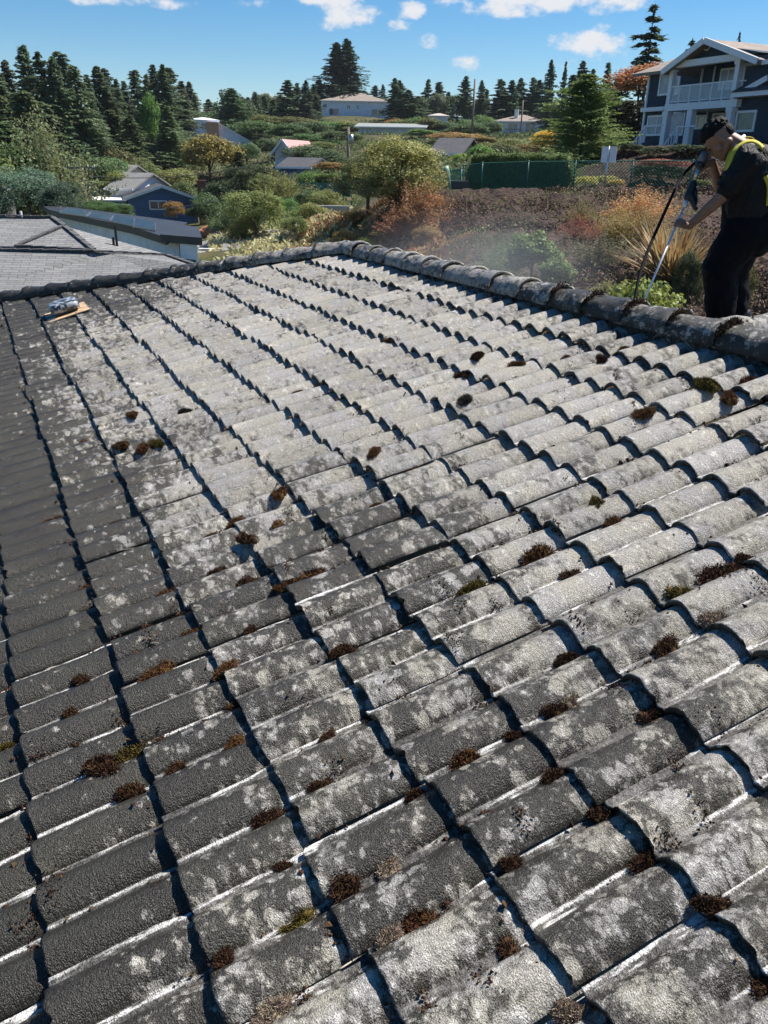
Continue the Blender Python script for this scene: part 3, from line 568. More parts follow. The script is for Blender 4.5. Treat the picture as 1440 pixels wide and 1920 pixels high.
def capline(name,pts,r,mat,parent,off):
    m=MB()
    for i in range(len(pts)-1):
        p=Vector(pts[i])-off;q=Vector(pts[i+1])-off;n=max(1,int((q-p).length/.3))
        for k in range(n):
            a_=p.lerp(q,k/n);b2=p.lerp(q,min(1,(k+1.25)/n)); m.bar(a_+Vector((0,0,.02)),b2+Vector((0,0,.04)),r,.03)
    return m.build(name,mat,parent)
for pl in ([a,b_],[b_,e_,f_],[c_,e_],[c_,f_],[P_(-300,465,22.8),P_(176,472,21.3),P_(312,479,21.8),low[2]]): capline('ridge_capping',[p+Vector((0,0,.0)) for p in pl],.13,M_gsh,nb,off)
for (px,py,h_) in ((40,405,.12),(214,465,.26),(218,447,.3)):
    p=P_(px,py,24 if py<420 else 22.4)-off; m=MB(); m.tube([p-Vector((0,0,.3)),p+Vector((0,0,h_))],.032,10); m.build('vent_pipe',M_white if py<420 else M_black,nb)
m=MB(); bx=[P_(-330,462,23),P_(360,500,21),P_(330,500,27),P_(-330,470,29)]; m.hexa([Vector((p.x,p.y,.6))-off for p in bx]+[Vector((p.x,p.y,3.1))-off for p in bx]); m.build('wall',M_stucco,nb)
# white house with solar panels on a flat dark roof
o0=G(330,37); so=empty('solar_roof_house',o0); off=o0.copy(); tag(so,'white clapboard house with flat dark roof carrying four tilted solar panels','house')
E1,E2,E3,E4=P_(95,404,55),P_(312,455,36),P_(352,430,44),P_(72,396,63)
def lvl(p,z): return Vector((p.x,p.y,z))
slabs('roof',[[lvl(E1,3.02),lvl(P_(248,437,41.5),3.02),lvl(P_(262,447,40.5),3.0),lvl(E2,3.0),lvl(E3,3.05),lvl(E4,3.05)]],M_mem,so,.32,off)
slabs('roof',[[lvl(P_(300,440,36.2),3.1),lvl(P_(378,437,34.6),3.1),lvl(P_(372,428,40),3.12),lvl(P_(322,424,42),3.12)]],M_mem,so,.3,off)
m=MB(); wl=[lvl(P_(140,420,52.5),.2),lvl(P_(335,455,36.5),.2),lvl(P_(352,430,43),.2),lvl(P_(110,400,60),.2)]; m.hexa([p-off for p in wl]+[Vector((p.x,p.y,2.7))-off for p in wl]); m.build('wall',M_ws,so)
m=MB(); q1,q2,q3,q4=P_(335,437,35.6),P_(368,437,34.9),P_(366,430,39.5),P_(336,430,39.5); m.hexa([lvl(p,.2)-off for p in(q1,q2,q3,q4)]+[lvl(p,2.8)-off for p in(q1,q2,q3,q4)]); m.build('wall',M_ws,so)
def window(parent,off,p0,p1,z0,z1,fw=.1,mf=None,mg=None,out=.04,name='window',mull=0):
    "p0,p1 bottom corners on the wall (left to right seen from outside)"
    p0=Vector(p0)-off;p1=Vector(p1)-off; d=(p1-p0);d.z=0;w=d.length;d.normalize(); n=Vector((d.y,-d.x,0)); b=MB()
    def bx(x0,x1,za,zb,o0,o1):
        V=[]
        for z in(za,zb):
            for x,o in((x0,o0),(x1,o0),(x1,o1),(x0,o1)): q=Vector((p0.x,p0.y,0))+d*x+n*-o; V.append(Vector((q.x,q.y,z-off.z)))
        return V
    # outward normal is n; wall surface at 0, frame proud by out
    for x0,x1,za,zb in((0,w,z0,z0+fw),(0,w,z1-fw,z1),(0,fw,z0+fw,z1-fw),(w-fw,w,z0+fw,z1-fw)): b.hexa(bx(x0,x1,za,zb,-out,.02))
    for k in range(mull): x=w*(k+1)/(mull+1); b.hexa(bx(x-fw*.35,x+fw*.35,z0+fw,z1-fw,-out+.01,.02))
    f=b.build(name,mf or M_white,parent); g_=MB(); g_.hexa(bx(fw*.9,w-fw*.9,z0+fw*.9,z1-fw*.9,-.012,.02)); g_.build('pane',mg or M_glass,f); return f
window(so,off,q1.lerp(q2,.12),q1.lerp(q2,.86),1.35,2.2,.07,M_fas,simple('green_glass',(.12,.2,.16),.15,.3,1),.04)
M_pan=simple('solar_cell',(.045,.06,.058),.3,.25,1.5,spec=.5)
for (A1,B1,C1,D1,d1,d2) in (((111,398),(162,405),(170,397),(127,389),54,58),((164,405),(207,413),(212,404),(171,397),49.5,54),((208,414),(250,423),(252,409),(215,402),45,49.5),((250,424),(292,431),(291,416),(253,409),41,45.5)):
    
    def onroof(px,py,zz=3.08):
        p=W(px,py,1.); return P_(px,py,(zz-ZC)/(p.z-ZC))
    lo=[onroof(*A1),onroof(*B1)]; dl=[math.hypot(p.x,p.y) for p in lo]; hi=[P_(*C1,dl[1]+1.5),P_(*D1,dl[0]+1.5)]
    pts=lo+hi; cen=sum(pts,Vector())/4
    fr=slabs('solar_panel',[pts],M_metal,so,.05,off)
    ins=[p.lerp(cen,.05)+Vector((0,0,.006)) for p in pts]; slabs('solar_cells',[ins],M_pan,fr,.004,off)
m=MB()
for k in range(4):
    a_=P_(115+k*45,399+k*8,53-k*4); m.bar(lvl(a_,3.0)-off,lvl(a_,3.35)-off,.05)
m.build('panel_brackets',M_metal,so)
# small white shed wall to its right
p0=G(400,42); sh=empty('garden_wall',p0); tag(sh,'low pale retaining wall beside the white clapboard house','wall'); m=MB(); m.bar(P_(372,470,40)-p0+Vector((0,0,-.8)),P_(402,470,46)-p0+Vector((0,0,-.8)),.2,1.3); 
for k in range(3): m.bar(P_(372,470,39.85)-p0+Vector((0,0,-.5+.3*k)),P_(402,470,45.85)-p0+Vector((0,0,-.5+.3*k)),.04,.04)
m.build('wall_panel',M_ws,sh)
# generic houses on the hill
def hill_house(name,label,px,d,wpx,dep,wall_h,roof_h,yaw,wallm,roofm,kind='gable',wins=(),base_py=None,over=.5,frontgable=False,chim=None,chm=None):
    p=W(px,base_py,d) if base_py else G(px,d)
    az=AZ(px); w=wpx*d/F_PX*.93; r=empty(name,p,-az+R(yaw)); tag(r,label,'house','houses on the far hillside'); x=w/2; y=dep
    m=MB(); m.box(-x,x,0,y,-4,wall_h)
    if frontgable: m.prism([(-x,0,wall_h),(x,0,wall_h),(0,0,wall_h+roof_h)],(0,y,0))
    elif kind=='gable':
        m.prism([(-x,0,wall_h),(-x,y,wall_h),(-x,y/2,wall_h+roof_h)],(2*x,0,0))
    m.build('wall',wallm,r)
    o=over; k=roof_h/(x if frontgable else y/2); e=wall_h-k*o+.05; t=wall_h+roof_h+.05
    if frontgable: polys=[[(-x-o,-o,e),(0,-o,t),(0,y+o,t),(-x-o,y+o,e)],[(0,-o,t),(x+o,-o,e),(x+o,y+o,e),(0,y+o,t)]]
    elif kind=='gable': polys=[[(-x-o,-o,e),(x+o,-o,e),(x+o,y/2,t),(-x-o,y/2,t)],[(-x-o,y/2,t),(x+o,y/2,t),(x+o,y+o,e),(-x-o,y+o,e)]]
    else:
        hx=max(.3,x-y/2*.95); polys=[[(-x-o,-o,e),(x+o,-o,e),(hx,y/2,t),(-hx,y/2,t)],[(x+o,-o,e),(x+o,y+o,e),(hx,y/2,t)],[(x+o,y+o,e),(-x-o,y+o,e),(-hx,y/2,t),(hx,y/2,t)],[(-x-o,y+o,e),(-x-o,-o,e),(-hx,y/2,t)]]
    rf=slabs('roof',polys,roofm,r,.2)
    if frontgable:
        tr=MB(); tr.bar((-x-o,-o-.03,e-.12),(0,-o-.03,t-.12),.1,.3); tr.bar((0,-o-.03,t-.12),(x+o,-o-.03,e-.12),.1,.3); tr.build('barge_board',M_white,r)
    else:
        tr=MB(); tr.bar((-x-o,-o-.06,e-.1),(x+o,-o-.06,e-.1),.1,.22); tr.build('gutter',M_white,r)
    for (a_,b2,z0,z1) in wins: window(r,Vector((0,0,0)),(a_*w-x,0,0),(b2*w-x,0,0),z0,z1,.12,out=.06,mull=1)
    if chim:
        for (cxp,cyp,ch_) in chim:
            q=MB(); q.box(cxp-.45,cxp+.45,cyp-.35,cyp+.35,-1,ch_); q.box(cxp-.52,cxp+.52,cyp-.42,cyp+.42,ch_,ch_+.18); q.build('chimney',chm or M_brick,rf)
    return r
M_blue=siding('navy_siding',(.04,.12,.27),.2); M_bw=siding('pale_blue_siding',(.66,.69,.77),.25); M_cream=simple('cream_wall',(.6,.57,.48),.8,.08); M_pink=simple('faded_pink_roof',(.45,.25,.24),.8,.15); M_lr=simple('light_grey_roof',(.24,.25,.24),.8,.12); M_wht=simple('white_wall',(.72,.73,.76),.8,.06); M_tan=simple('tan_wall',(.45,.38,.33),.85,.1)
bh=hill_house('blue_gable_house','navy blue gabled house with white trim and red chimney in the valley',308,100,122,10,2.3,1.25,4,M_blue,M_dsh,frontgable=True,wins=[(.30,.56,1.0,2.0)],base_py=411,over=.5,chim=[(4.3,-1.2,4.0)])
m=MB(); 
for k in range(5): m.bar((-4.0-k*.8,-1.2,.8),(-4.0-k*.8,-1.2,1.6),.06)
m.bar((-7.4,-1.2,1.6),(-3.6,-1.2,1.6),.08); m.bar((-7.4,-1.2,.8),(-3.6,-1.2,.8),.15); m.build('deck_railing',M_white,bh)
m=MB(); m.box(-7.0,-4,0,8,-1,1.9); m.build('wall',M_blue,bh); m=MB(); m.box(-7.5,-3.9,-.5,8.4,1.92,2.05); m.build('roof',M_white,bh)
hill_house('cream_house','long cream house with grey roof and two brick chimneys behind the pole',186,112,72,9,2.4,1.8,-38,M_cream,M_gsh,wins=[(.2,.3,1,2)],base_py=378,chim=[(-3.0,2.5,4.4),(-1.4,3.5,4.6)])
hill_house('cream_house','smaller cream bungalow with grey roof left of the blue house',230,106,46,8,2.0,1.5,-35,M_wht,M_gsh,base_py=385)
hill_house('brown_house','brown roofed house at the left edge behind the blue green shrubs',-2,80,60,9,2.4,1.6,20,M_tan,M_bsh,base_py=405)
hill_house('modern_house','pale modern house with sharp sloping roof and orange stucco panel on the hillside',385,190,52,10,4.8,.6,0,M_wht,M_wht,kind='hip',wins=[(.05,.3,.6,1.9),(.05,.3,2.9,4.3),(.4,.6,2.9,4.3)],base_py=272,over=.2)
mh=bpy.data.objects[-1] if False else None
p=W(420,272,186); r=empty('wedge_house',p,-AZ(420)+R(5)); tag(r,'pale blue wedge shaped house wing sloping down to the right on the hillside','house','houses on the far hillside')
m=MB(); m.prism([(-2.9,0,-3),(6.2,0,-3),(6.2,0,.3),(-.7,0,3.9),(-2.9,0,4.3)],(0,7,0)); m.build('wall',M_bw,r); m=MB(); m.bar((-3.1,-.1,4.4),(-.7,-.1,4.0),.3,.2); m.bar((-.7,-.1,4.0),(6.4,-.1,.28),.3,.2); m.build('roof_edge',M_white,r)
p=W(392,238,189); m=MB(); m.box(-.6,1.9,-4.,-3,-2.4,.8); oo=m.build('stucco_wall',simple('orange_stucco',(.55,.27,.15),.9,.1)); oo.location=p; oo.rotation_euler=(0,0,-AZ(392)); tag(oo,'orange stucco wall panel on the pale modern house','wall')
hill_house('white_cottage','small white house with grey roof among the trees on the left hill',283,215,28,8,3,1.2,0,M_wht,M_lr,kind='hip',wins=[(.1,.4,.8,2.2)],base_py=252)
hill_house('grey_cottage','grey cottage with pitched roof below the small white house',300,180,30,7,1.8,2,12,M_wht,M_dsh,frontgable=True,base_py=279)
hill_house('hilltop_villa','large pale two storey villa with brown hip roof on the hilltop under the big fir',665,270,122,18,4.5,2.6,-3,M_bw,M_bsh,kind='hip',wins=[(.03,.09,2.4,3.5),(.12,.27,.4,2.4),(.38,.44,2.2,3.4),(.52,.57,2.2,3.4),(.74,.94,.4,2.4)],base_py=220)
hill_house('hilltop_villa_wing','lower wing with brown roof right of the hilltop villa',745,272,52,12,2.0,2.0,0,M_bw,M_bsh,kind='hip',base_py=224)
hill_house('rancher_house','long low house with pale grey green roof behind the big olive bush',732,200,118,10,1.6,.8,-8,M_bw,M_lr,kind='gable',wins=[(.12,.2,.5,1.2)],base_py=252,over=.9)
hill_house('flat_roof_house','low house with long pale roof at the hilltop right of centre',822,240,34,8,1.2,.7,0,M_wht,M_tan,kind='hip',base_py=226)
hill_house('dark_roof_house','house with dark grey roof behind the ivy below the yellow shrubs',836,125,48,9,2.4,1.8,-18,M_tan,M_dsh,kind='gable',base_py=318,over=.8)
hill_house('grey_hill_house','grey house with brown roof and wooden deck among the hillside shrubs',972,220,92,12,3.1,1.6,-6,M_bw,M_bsh,kind='hip',wins=[(.28,.48,.9,2.6),(.62,.82,.6,2.7)],base_py=253,chim=[(-1.2,3,5.6)],chm=M_white)
p=W(945,253,214); dk=empty('wooden_deck',p,-AZ(935)); tag(dk,'brown wooden deck in front of the grey hill house','deck'); m=MB(); m.box(-4.5,4,0,3,0,.2); m.build('deck_floor',M_wood,dk); m=MB()
for k in range(18): m.bar((-4.4+k*.49,.05,.3),(-4.4+k*.49,.05,1.3),.07)
m.bar((-4.5,.05,1.3),(4,.05,1.3),.12); m.build('railing',M_wood,dk)
hill_house('pink_roof_house','white house with faded pink roof left of the green fence',532,130,34,9,1.9,1.5,-25,M_wht,M_pink,kind='gable',frontgable=True,base_py=309)
hill_house('dark_gable_house','low house with dark blue grey roof in front of the pink roofed house',553,110,56,8,1.5,1.0,-20,M_blue,M_dsh,kind='gable',base_py=336)
hill_house('distant_white_house','white house peeking over trees behind the modern house',398,290,36,8,2.5,1.4,0,M_wht,M_bsh,kind='hip',base_py=226)
# the dark blue house on the bank at the right
FA=W(1262,269,62);FB=W(1400,269,57.5); FX=(FB-FA);FX.z=0;FX.normalize(); FN=Vector((FX.y,-FX.x,0))  # outward
FO=Vector((FA.x,FA.y,gz(FA.x,FA.y)))
bl=empty('blue_hill_house',FO,math.atan2(FX.y,FX.x)); tag(bl,'large dark blue two storey house with white porch columns and balcony','house')
def fp(px,py,back=0.):
    "pixel on the facade plane set back by `back` -> local (x, z)"
    v=MW@np.array([(px-720)/F_PX,(py-960)/F_PX,1.]); v=Vector(v); n=-FN; num=(Vector((FA.x,FA.y,0))+n*back).dot(n); t=num/(v.x*n.x+v.y*n.y)
    q=v*t; return ((Vector((q.x,q.y,0))-Vector((FA.x,FA.y,0))).dot(FX),ZC+q.z-FO.z)
c3=lambda X,Y,back=0.:fp(800+X*.44444,Y*.44444,back)
M_dblue=siding('dark_blue_siding',(.019,.040,.066),.18,.85); M_trim=simple('white_trim',(.74,.76,.8),.55,.05)
BK=2.2
xl,_=c3(930,400,BK); xcl,_=c3(1022,400,0); xcr,_=c3(1292,400,0); _,zdeck=c3(1150,430,0); _,ztop=c3(1180,268,0); _,zbase=c3(1000,600,0); zbase=min(zbase,-.2)
ax_,az_=c3(1180,163,-.4); xel,zel=c3(1000,290,-.4); xer,zer=c3(1402,262,-.4); zel=(zel+zer)/2
m=MB(); m.box(xl,xcr+14,BK,BK+12,zbase-3,ztop+.1); m.build('wall',M_dblue,bl)
m=MB(); x1_,_=c3(1330,400,.3); m.box(x1_,x1_+12,.3,BK+.01,zbase-3,ztop+.1); m.build('wall',M_dblue,bl)
m=MB(); m.prism([(xel+.5,.25,ztop+.25),(xer-.5,.25,ztop+.25),(ax_,.25,az_-.25)],(0,9,0)); m.build('gable_wall',M_dblue,bl)
rf=slabs('roof',[[(xel,-.5,zel),(ax_,-.5,az_),(ax_,12,az_),(xel,12,zel)],[(ax_,-.5,az_),(xer,-.5,zel),(xer,12,zel),(ax_,12,az_)],[(xer-1.5,-.1,zel-.05),(xer+12,-.1,zel-.05),(xer+12,6,az_-.6),(xer-1.5,6,az_-.6)],[(xer-1.5,6.01,az_-.6),(xer+12,6.01,az_-.6),(xer+12,13,zel),(xer-1.5,13,zel)]],M_bsh,bl,.2)
m=MB(); m.bar((xel,-.56,zel-.1),(ax_,-.56,az_-.1),.1,.34); m.bar((ax_,-.56,az_-.1),(xer,-.56,zel-.1),.1,.34); m.bar((xer,-.15,zel-.15),(xer+12,-.15,zel-.15),.12,.24); m.build('barge_board',M_trim,bl)
m=MB(); m.box(xcl-.2,xcr+.3,-.15,.3,ztop-.05,ztop+.32); m.build('beam',M_trim,bl)
m=MB(); m.box(xcl-.15,xcr+.5,-.1,BK-.01,zdeck-.42,zdeck); m.build('balcony_floor',M_trim,bl)
for x in (xcl,xcr):
    m=MB(); m.box(x-.2,x+.2,-.08,.32,zbase-.5,zdeck-.43); m.box(x-.16,x+.16,-.04,.28,zdeck+.01,ztop-.06); m.box(x-.27,x+.27,-.12,.36,zdeck-.7,zdeck-.43); m.box(x-.22,x+.22,-.1,.34,ztop-.25,ztop-.051); m.build('column',M_trim,bl)
x,_=c3(1108,500,0); m=MB(); m.box(x-.22,x+.22,-.08,.32,zbase-.5,zdeck-.43); m.build('column',M_trim,bl)
m=MB(); m.box(xcl+.16,xcr-.16,.02,.1,zdeck+.98,zdeck+1.06); m.box(xcl+.16,xcr-.16,.02,.1,zdeck+.08,zdeck+.14)
for k in range(1,6): xx=xcl+(xcr-xcl)*k/6; m.box(xx-.04,xx+.04,.02,.1,zdeck,zdeck+1.0)
m.bar((xcr+.2,.05,zdeck+1.0),(xcr+1.6,1.2,zdeck+1.0),.07); m.bar((xcr+.2,.05,zdeck+.2),(xcr+2.4,.05,zdeck+1.0),.16,.3)
rl_=m.build('balcony_railing',M_trim,bl)
m=MB(); m.box(xcl+.18,xcr-.18,.05,.065,zdeck+.15,zdeck+.97); t=NT('railing_glass'); t.set(col=(.55,.68,.75),rough=.05,alpha=.35,spec=.8); m.build('glass_panel',t.m,rl_)
def lwin(X0,X1,Y0,Y1,back,mull=1,nm='window',mg=None):
    x0,z1=c3(X0,Y0,back);x1,z0=c3(X1,Y1,back); b=MB();o=back-.07;fw=.13
    for a_,b2,c2,d2 in((x0,x1,z0,z0+fw),(x0,x1,z1-fw,z1),(x0,x0+fw,z0+fw,z1-fw),(x1-fw,x1,z0+fw,z1-fw)): b.box(a_,b2,o,back+.02,c2,d2)
    for k in range(mull): x=x0+(x1-x0)*(k+1)/(mull+1); b.box(x-.05,x+.05,o+.01,back+.02,z0+fw,z1-fw)
    f=b.build(nm,M_trim,bl); g_=MB(); g_.box(x0+fw*.9,x1-fw*.9,back-.03,back+.02,z0+fw*.9,z1-fw*.9); g_.build('pane',mg or M_glass,f)
M_bl=simple('blind_behind_glass',(.32,.36,.42),.2,.2,2)
lwin(988,1062,312,398,BK,1,mg=M_bl); lwin(936,1008,488,572,BK,1,mg=M_bl); lwin(1015,1082,470,572,BK,0,'door',M_bl); lwin(1108,1178,488,545,BK,1); lwin(1210,1298,478,540,BK,1); lwin(1245,1335,290,372,BK,2,'door',M_bl)
lwin(1312,1380,468,556,.3,0,mg=simple('curtained_glass',(.16,.2,.17),.2,.2,2))
m=MB(); x,z=c3(1318,402,.2); m.box(x,x+9,-.5,.35,z-.15,z+.1); m.build('porch_roof_edge',M_trim,bl)
slabs('porch_roof',[[(x,-.55,z+.12),(x+9,-.55,z+.12),(x+9,.3,z+.5),(x,.3,z+.5)]],M_dsh,bl,.02)
for (X,Y0,Y1) in ((1160,285,350),(1212,280,345),(1085,470,545),(1185,445,500),(1300,445,520)): # thin downpipes / post lines on the recessed wall
    x,z0=c3(X,Y1,BK);_,z1=c3(X,Y0,BK); m=MB(); m.box(x-.05,x+.05,BK-.12,BK-.02,z0,z1); m.build('trim_post',M_trim,bl)
m=MB(); x0,_=c3(932,400,BK); m.box(x0-.08,x0+.1,BK-.1,BK+.05,zbase-1,ztop); m.build('corner_board',M_trim,bl)
m=MB(); x0,z=c3(928,466,BK); x1,_=c3(1022,466,BK); m.box(x0-.1,x1,BK-.5,BK-.003,z-.12,z+.14); m.build('belt_trim',M_trim,bl)
x0,z=c3(925,312,BK); x1,_=c3(1035,312,BK)
slabs('side_eave',[[(x0-.6,BK-.7,z),(x1,BK-.7,z),(x1,BK+3,z+1.2),(x0-.6,BK+3,z+1.2)]],M_bsh,bl,.2)
m=MB(); x,z=c3(1184,190,.2); 
for k in range(20):
    a0=2*math.pi*k/20;a1=2*math.pi*(k+1)/20; m.bar((x+.28*math.cos(a0),.2,z+.28*math.sin(a0)),(x+.28*math.cos(a1),.2,z+.28*math.sin(a1)),.07)
m.build('round_gable_vent',M_trim,bl)
# porch stair with white railings
st=MB(); x0,_=c3(1010,575,-.2); x1,_=c3(1070,575,-.2)
lp=[c3(1070,560,0),c3(985,655,0)]
n=7
for k in range(n): st.box(lp[1][0]+(lp[0][0]-lp[1][0])*k/n,lp[1][0]+(lp[0][0]-lp[1][0])*(k+1)/n,-2.2,-.3,lp[1][1]-1.2,lp[1][1]-1.0+(lp[0][1]-lp[1][1])*(k+1)/n*.85)
st.build('porch_stair',simple('stair_concrete',(.3,.3,.32),.8),bl)
for yy,dx in ((-.25,0),(-2.2,-.9)):
    m=MB(); A1=Vector((lp[0][0]+dx,yy,lp[0][1]+.35)); B1=Vector((lp[1][0]+dx,yy,lp[1][1]+.1))
    m.bar(A1,B1,.09); m.bar(A1-Vector((0,0,.75)),B1-Vector((0,0,.75)),.06)
    for k in range(8): q=A1.lerp(B1,k/7); m.bar(q-Vector((0,0,1.0)),q,.06 if k%7 else .12)
    m.bar(A1,A1+Vector((1.6,0,0)),.09); m.build('stair_railing',M_trim,bl)
# ------------------------------------------------------------ fence, poles, signs
M_vinyl=simple('green_vinyl',(.02,.12,.085),.45,.15); 
def chainfence(name,pts,h,label,sp=.14,wire=.026):
    r=empty(name,pts[0]); tag(r,label,'fence'); o=Vector(pts[0]); rails=MB(); mesh=MB()
    segs=[]
    for i in range(len(pts)-1):
        p,q=Vector(pts[i]),Vector(pts[i+1]); n=max(1,round((q-p).length/2.3))
        for k in range(n+1):
            if k==n and i<len(pts)-2: continue
            s=p.lerp(q,k/n); s.z=gz(s.x,s.y)+.02; segs.append(s)
    for s in segs:
        m=MB(); m.tube([s-o-Vector((0,0,.3)),s-o+Vector((0,0,h))],.035,8); m.ell(s-o+Vector((0,0,h)),(.05,.05,.04),None,8,5); m.build('post',M_vinyl,r,True)
    for a_,b2 in zip(segs[:-1],segs[1:]):
        up=Vector((0,0,h)); rails.tube([a_-o+up*.985,b2-o+up*.985],.022,6); rails.tube([a_-o+up*.04,b2-o+up*.04],.01,5)
        Lh=Vector((b2.x-a_.x,b2.y-a_.y,0)).length; n=int(Lh/sp)
        for k in range(-int(h/sp),n+1):
            for sg in (1,-1):
                u0=k*sp;u1=u0+h; v0,v1=(0,1) if sg==1 else (1,0)
                s0=max(0,-u0)/h; s1=min(1,(Lh-u0)/h)
                if s1<=s0: continue
                def pp(s):
                    f=(u0+s*h)/Lh; z=v0+(v1-v0)*s; q=a_.lerp(b2,f)-o; return q+up*z
                mesh.tube([pp(s0),pp(s1)],wire/2,3,False)
    rails.build('rail',M_vinyl,r); mesh.build('chain_link_mesh',M_vinyl,r); return r
fpts=[G(1560,37),G(1300,38),G(1080,38.3),G(905,38.6),G(870,39.6)]
def ftop(px,py,d): return W(px,py,d).z-gz(W(px,py,d).x,W(px,py,d).y)
FH=max(1.1,min(1.8,ftop(1100,306,38.3)))
chainfence('chain_link_fence',fpts,FH,'long green chain link fence along the top of the mulched bank')
chainfence('chain_link_fence',[G(866,40.2),G(812,46)],FH*.95,'short green chain link fence running back behind the orange bush')
# distant green privacy fence
r=empty('privacy_fence',G(600,74)); tag(r,'solid teal green privacy fence behind the mulched bank','fence'); o=r.location.copy(); pb=MB(); M_teal=simple('teal_fence',(.03,.15,.11),.6,.2,1)
pts=[W(545,350,78),W(580,346,76),W(652,338,76),W(656,352,72)]
for i in range(3):
    p,q=pts[i],pts[i+1]; n=max(1,int((q-p).length/2.2))
    for k in range(n):
        a_=p.lerp(q,k/n);b2=p.lerp(q,(k+1)/n); pb.bar(lvl(a_,3.3)-o,lvl(b2,3.3)-o,.06,1.9)
        m=MB(); m.bar(lvl(a_,2.2)-o,lvl(a_,4.4)-o,.12); m.build('post',M_teal,r)
pb.build('fence_panel',M_teal,r)
def pole(name,label,bx_,by,tx,ty,d,rad=.13,arms=(),lamp=False):
    b=G(bx_,d); t_=W(tx,ty,d); t_.x=b.x;t_.y=b.y; r=empty(name,b); tag(r,label,'utility pole','utility poles'); m=MB(); h=t_.z-b.z; m.tube([(0,0,-.5),(0,0,h)],[rad*1.15,rad*.8],8); m.build('pole',M_wood,r,True)
    az=AZ(bx_)
    for (dz,wd_) in arms:
        a_=MB(); ex=Vector((math.cos(az),-math.sin(az),0))*wd_/2; a_.bar(Vector((0,0,h-dz))-ex,Vector((0,0,h-dz))+ex,.16,.22); a_.bar(Vector((0,0,h-dz))-ex*.8,Vector((0,0,h-dz-.9)),.05); a_.bar(Vector((0,0,h-dz))+ex*.8,Vector((0,0,h-dz-.9)),.05); a_.build('crossarm',M_wood,r)
        for s in(-.85,-.4,.4,.85): i_=MB(); i_.tube([Vector((0,0,h-dz+.07))+ex*s,Vector((0,0,h-dz+.3))+ex*s],[.05,.03],6); i_.build('insulator',M_white,r,True)
    return r,h
pl,h_=pole('utility_pole','leaning wooden utility pole with white crossarm above the cream house',152,366,145,314,84,.2,[(.05,2.6),(1.9,1.1)])
p2,h2_=pole('utility_pole','utility pole with small transformer beside the big olive bush',653,300,653,238,92,.16)
m=MB(); m.tube([(.3,-.2,h2_-1.6),(.3,-.2,h2_-.7)],.25,12); m.build('transformer',M_metal,p2,True)
pole('utility_pole','tall bare utility pole on the skyline right of the villa',882,214,886,148,170,.2)
pole('utility_pole','thin utility pole between the slim firs on the skyline',972,214,974,188,175,.15)
pole('utility_pole','short pole on the skyline left of the villa',562,212,562,196,240,.14)
def wires(a_,b2,sag,lab,n=18,r=.02):
    m=MB(); pts=[]
    for k in range(n+1): s=k/n; p=Vector(a_).lerp(Vector(b2),s); p.z-=sag*4*s*(1-s); pts.append(p)
    m.tube(pts,r,5); o=m.build('overhead_wire',M_black,None); tag(o,lab,'wire')
A1=pl.location+Vector((.6,0,h_-.7)); B1=p2.location+Vector((0,0,h2_-.4))
wires(A1,B1,1.6,'overhead wire strung from the crossarm pole to the transformer pole',r=.035)
wires(W(295,392,60),W(655,268,91),1.2,'lower overhead wire sagging in front of the green privacy fence',r=.022)
wires(W(520,330,80),W(655,252,91.5),.8,'thin overhead wire dropping left from the transformer pole',r=.02)
# sign posts seen from behind by the fence
s0=G(1139,37.2); r=empty('sign_post',s0); tag(r,'metal post with two blank white sign backs behind the bank','sign'); t_=W(1146,274,37.2); hh=t_.z-s0.z
m=MB(); m.tube([(0,0,-.3),(.0,0,hh)],.04,8); m.build('post',M_metal,r,True); az=AZ(1146)
for dx in (-.14,.2): m=MB(); m.box(dx-.12,dx+.14,-.06,-.04,hh-.62,hh-.02); q=m.build('sign_panel',M_white,r); q.rotation_euler=(0,0,-az-R(12))
s0=G(841,38.2); r=empty('utility_pedestal',s0); tag(r,'leaning pale green utility pedestal at the left end of the fence','utility box'); m=MB(); m.tube([(0,0,-.1),(-.12,0,.75),(-.14,0,.95)],[.2,.19,.15],14); m.build('casing',simple('pale_green_plastic',(.16,.3,.22),.5,.1),r,True); m=MB(); m.box(.1,1.0,.2,.8,0,.35); m.build('lid',M_fas,r)
s0=G(602,70); r=empty('retaining_blocks',W(622,385,52)); tag(r,'grey concrete block wall at the foot of the brushy slope','wall'); m=MB(); rr_=random.Random(3)
for k in range(5):
    for j in range(3): m.box(-1+k*.42,-.6+k*.42,rr_.uniform(-.05,.05),.3,-1.2+j*.4,-.82+j*.4)
m.build('block_course',simple('concrete_block',(.4,.39,.36),.9,.2),r)
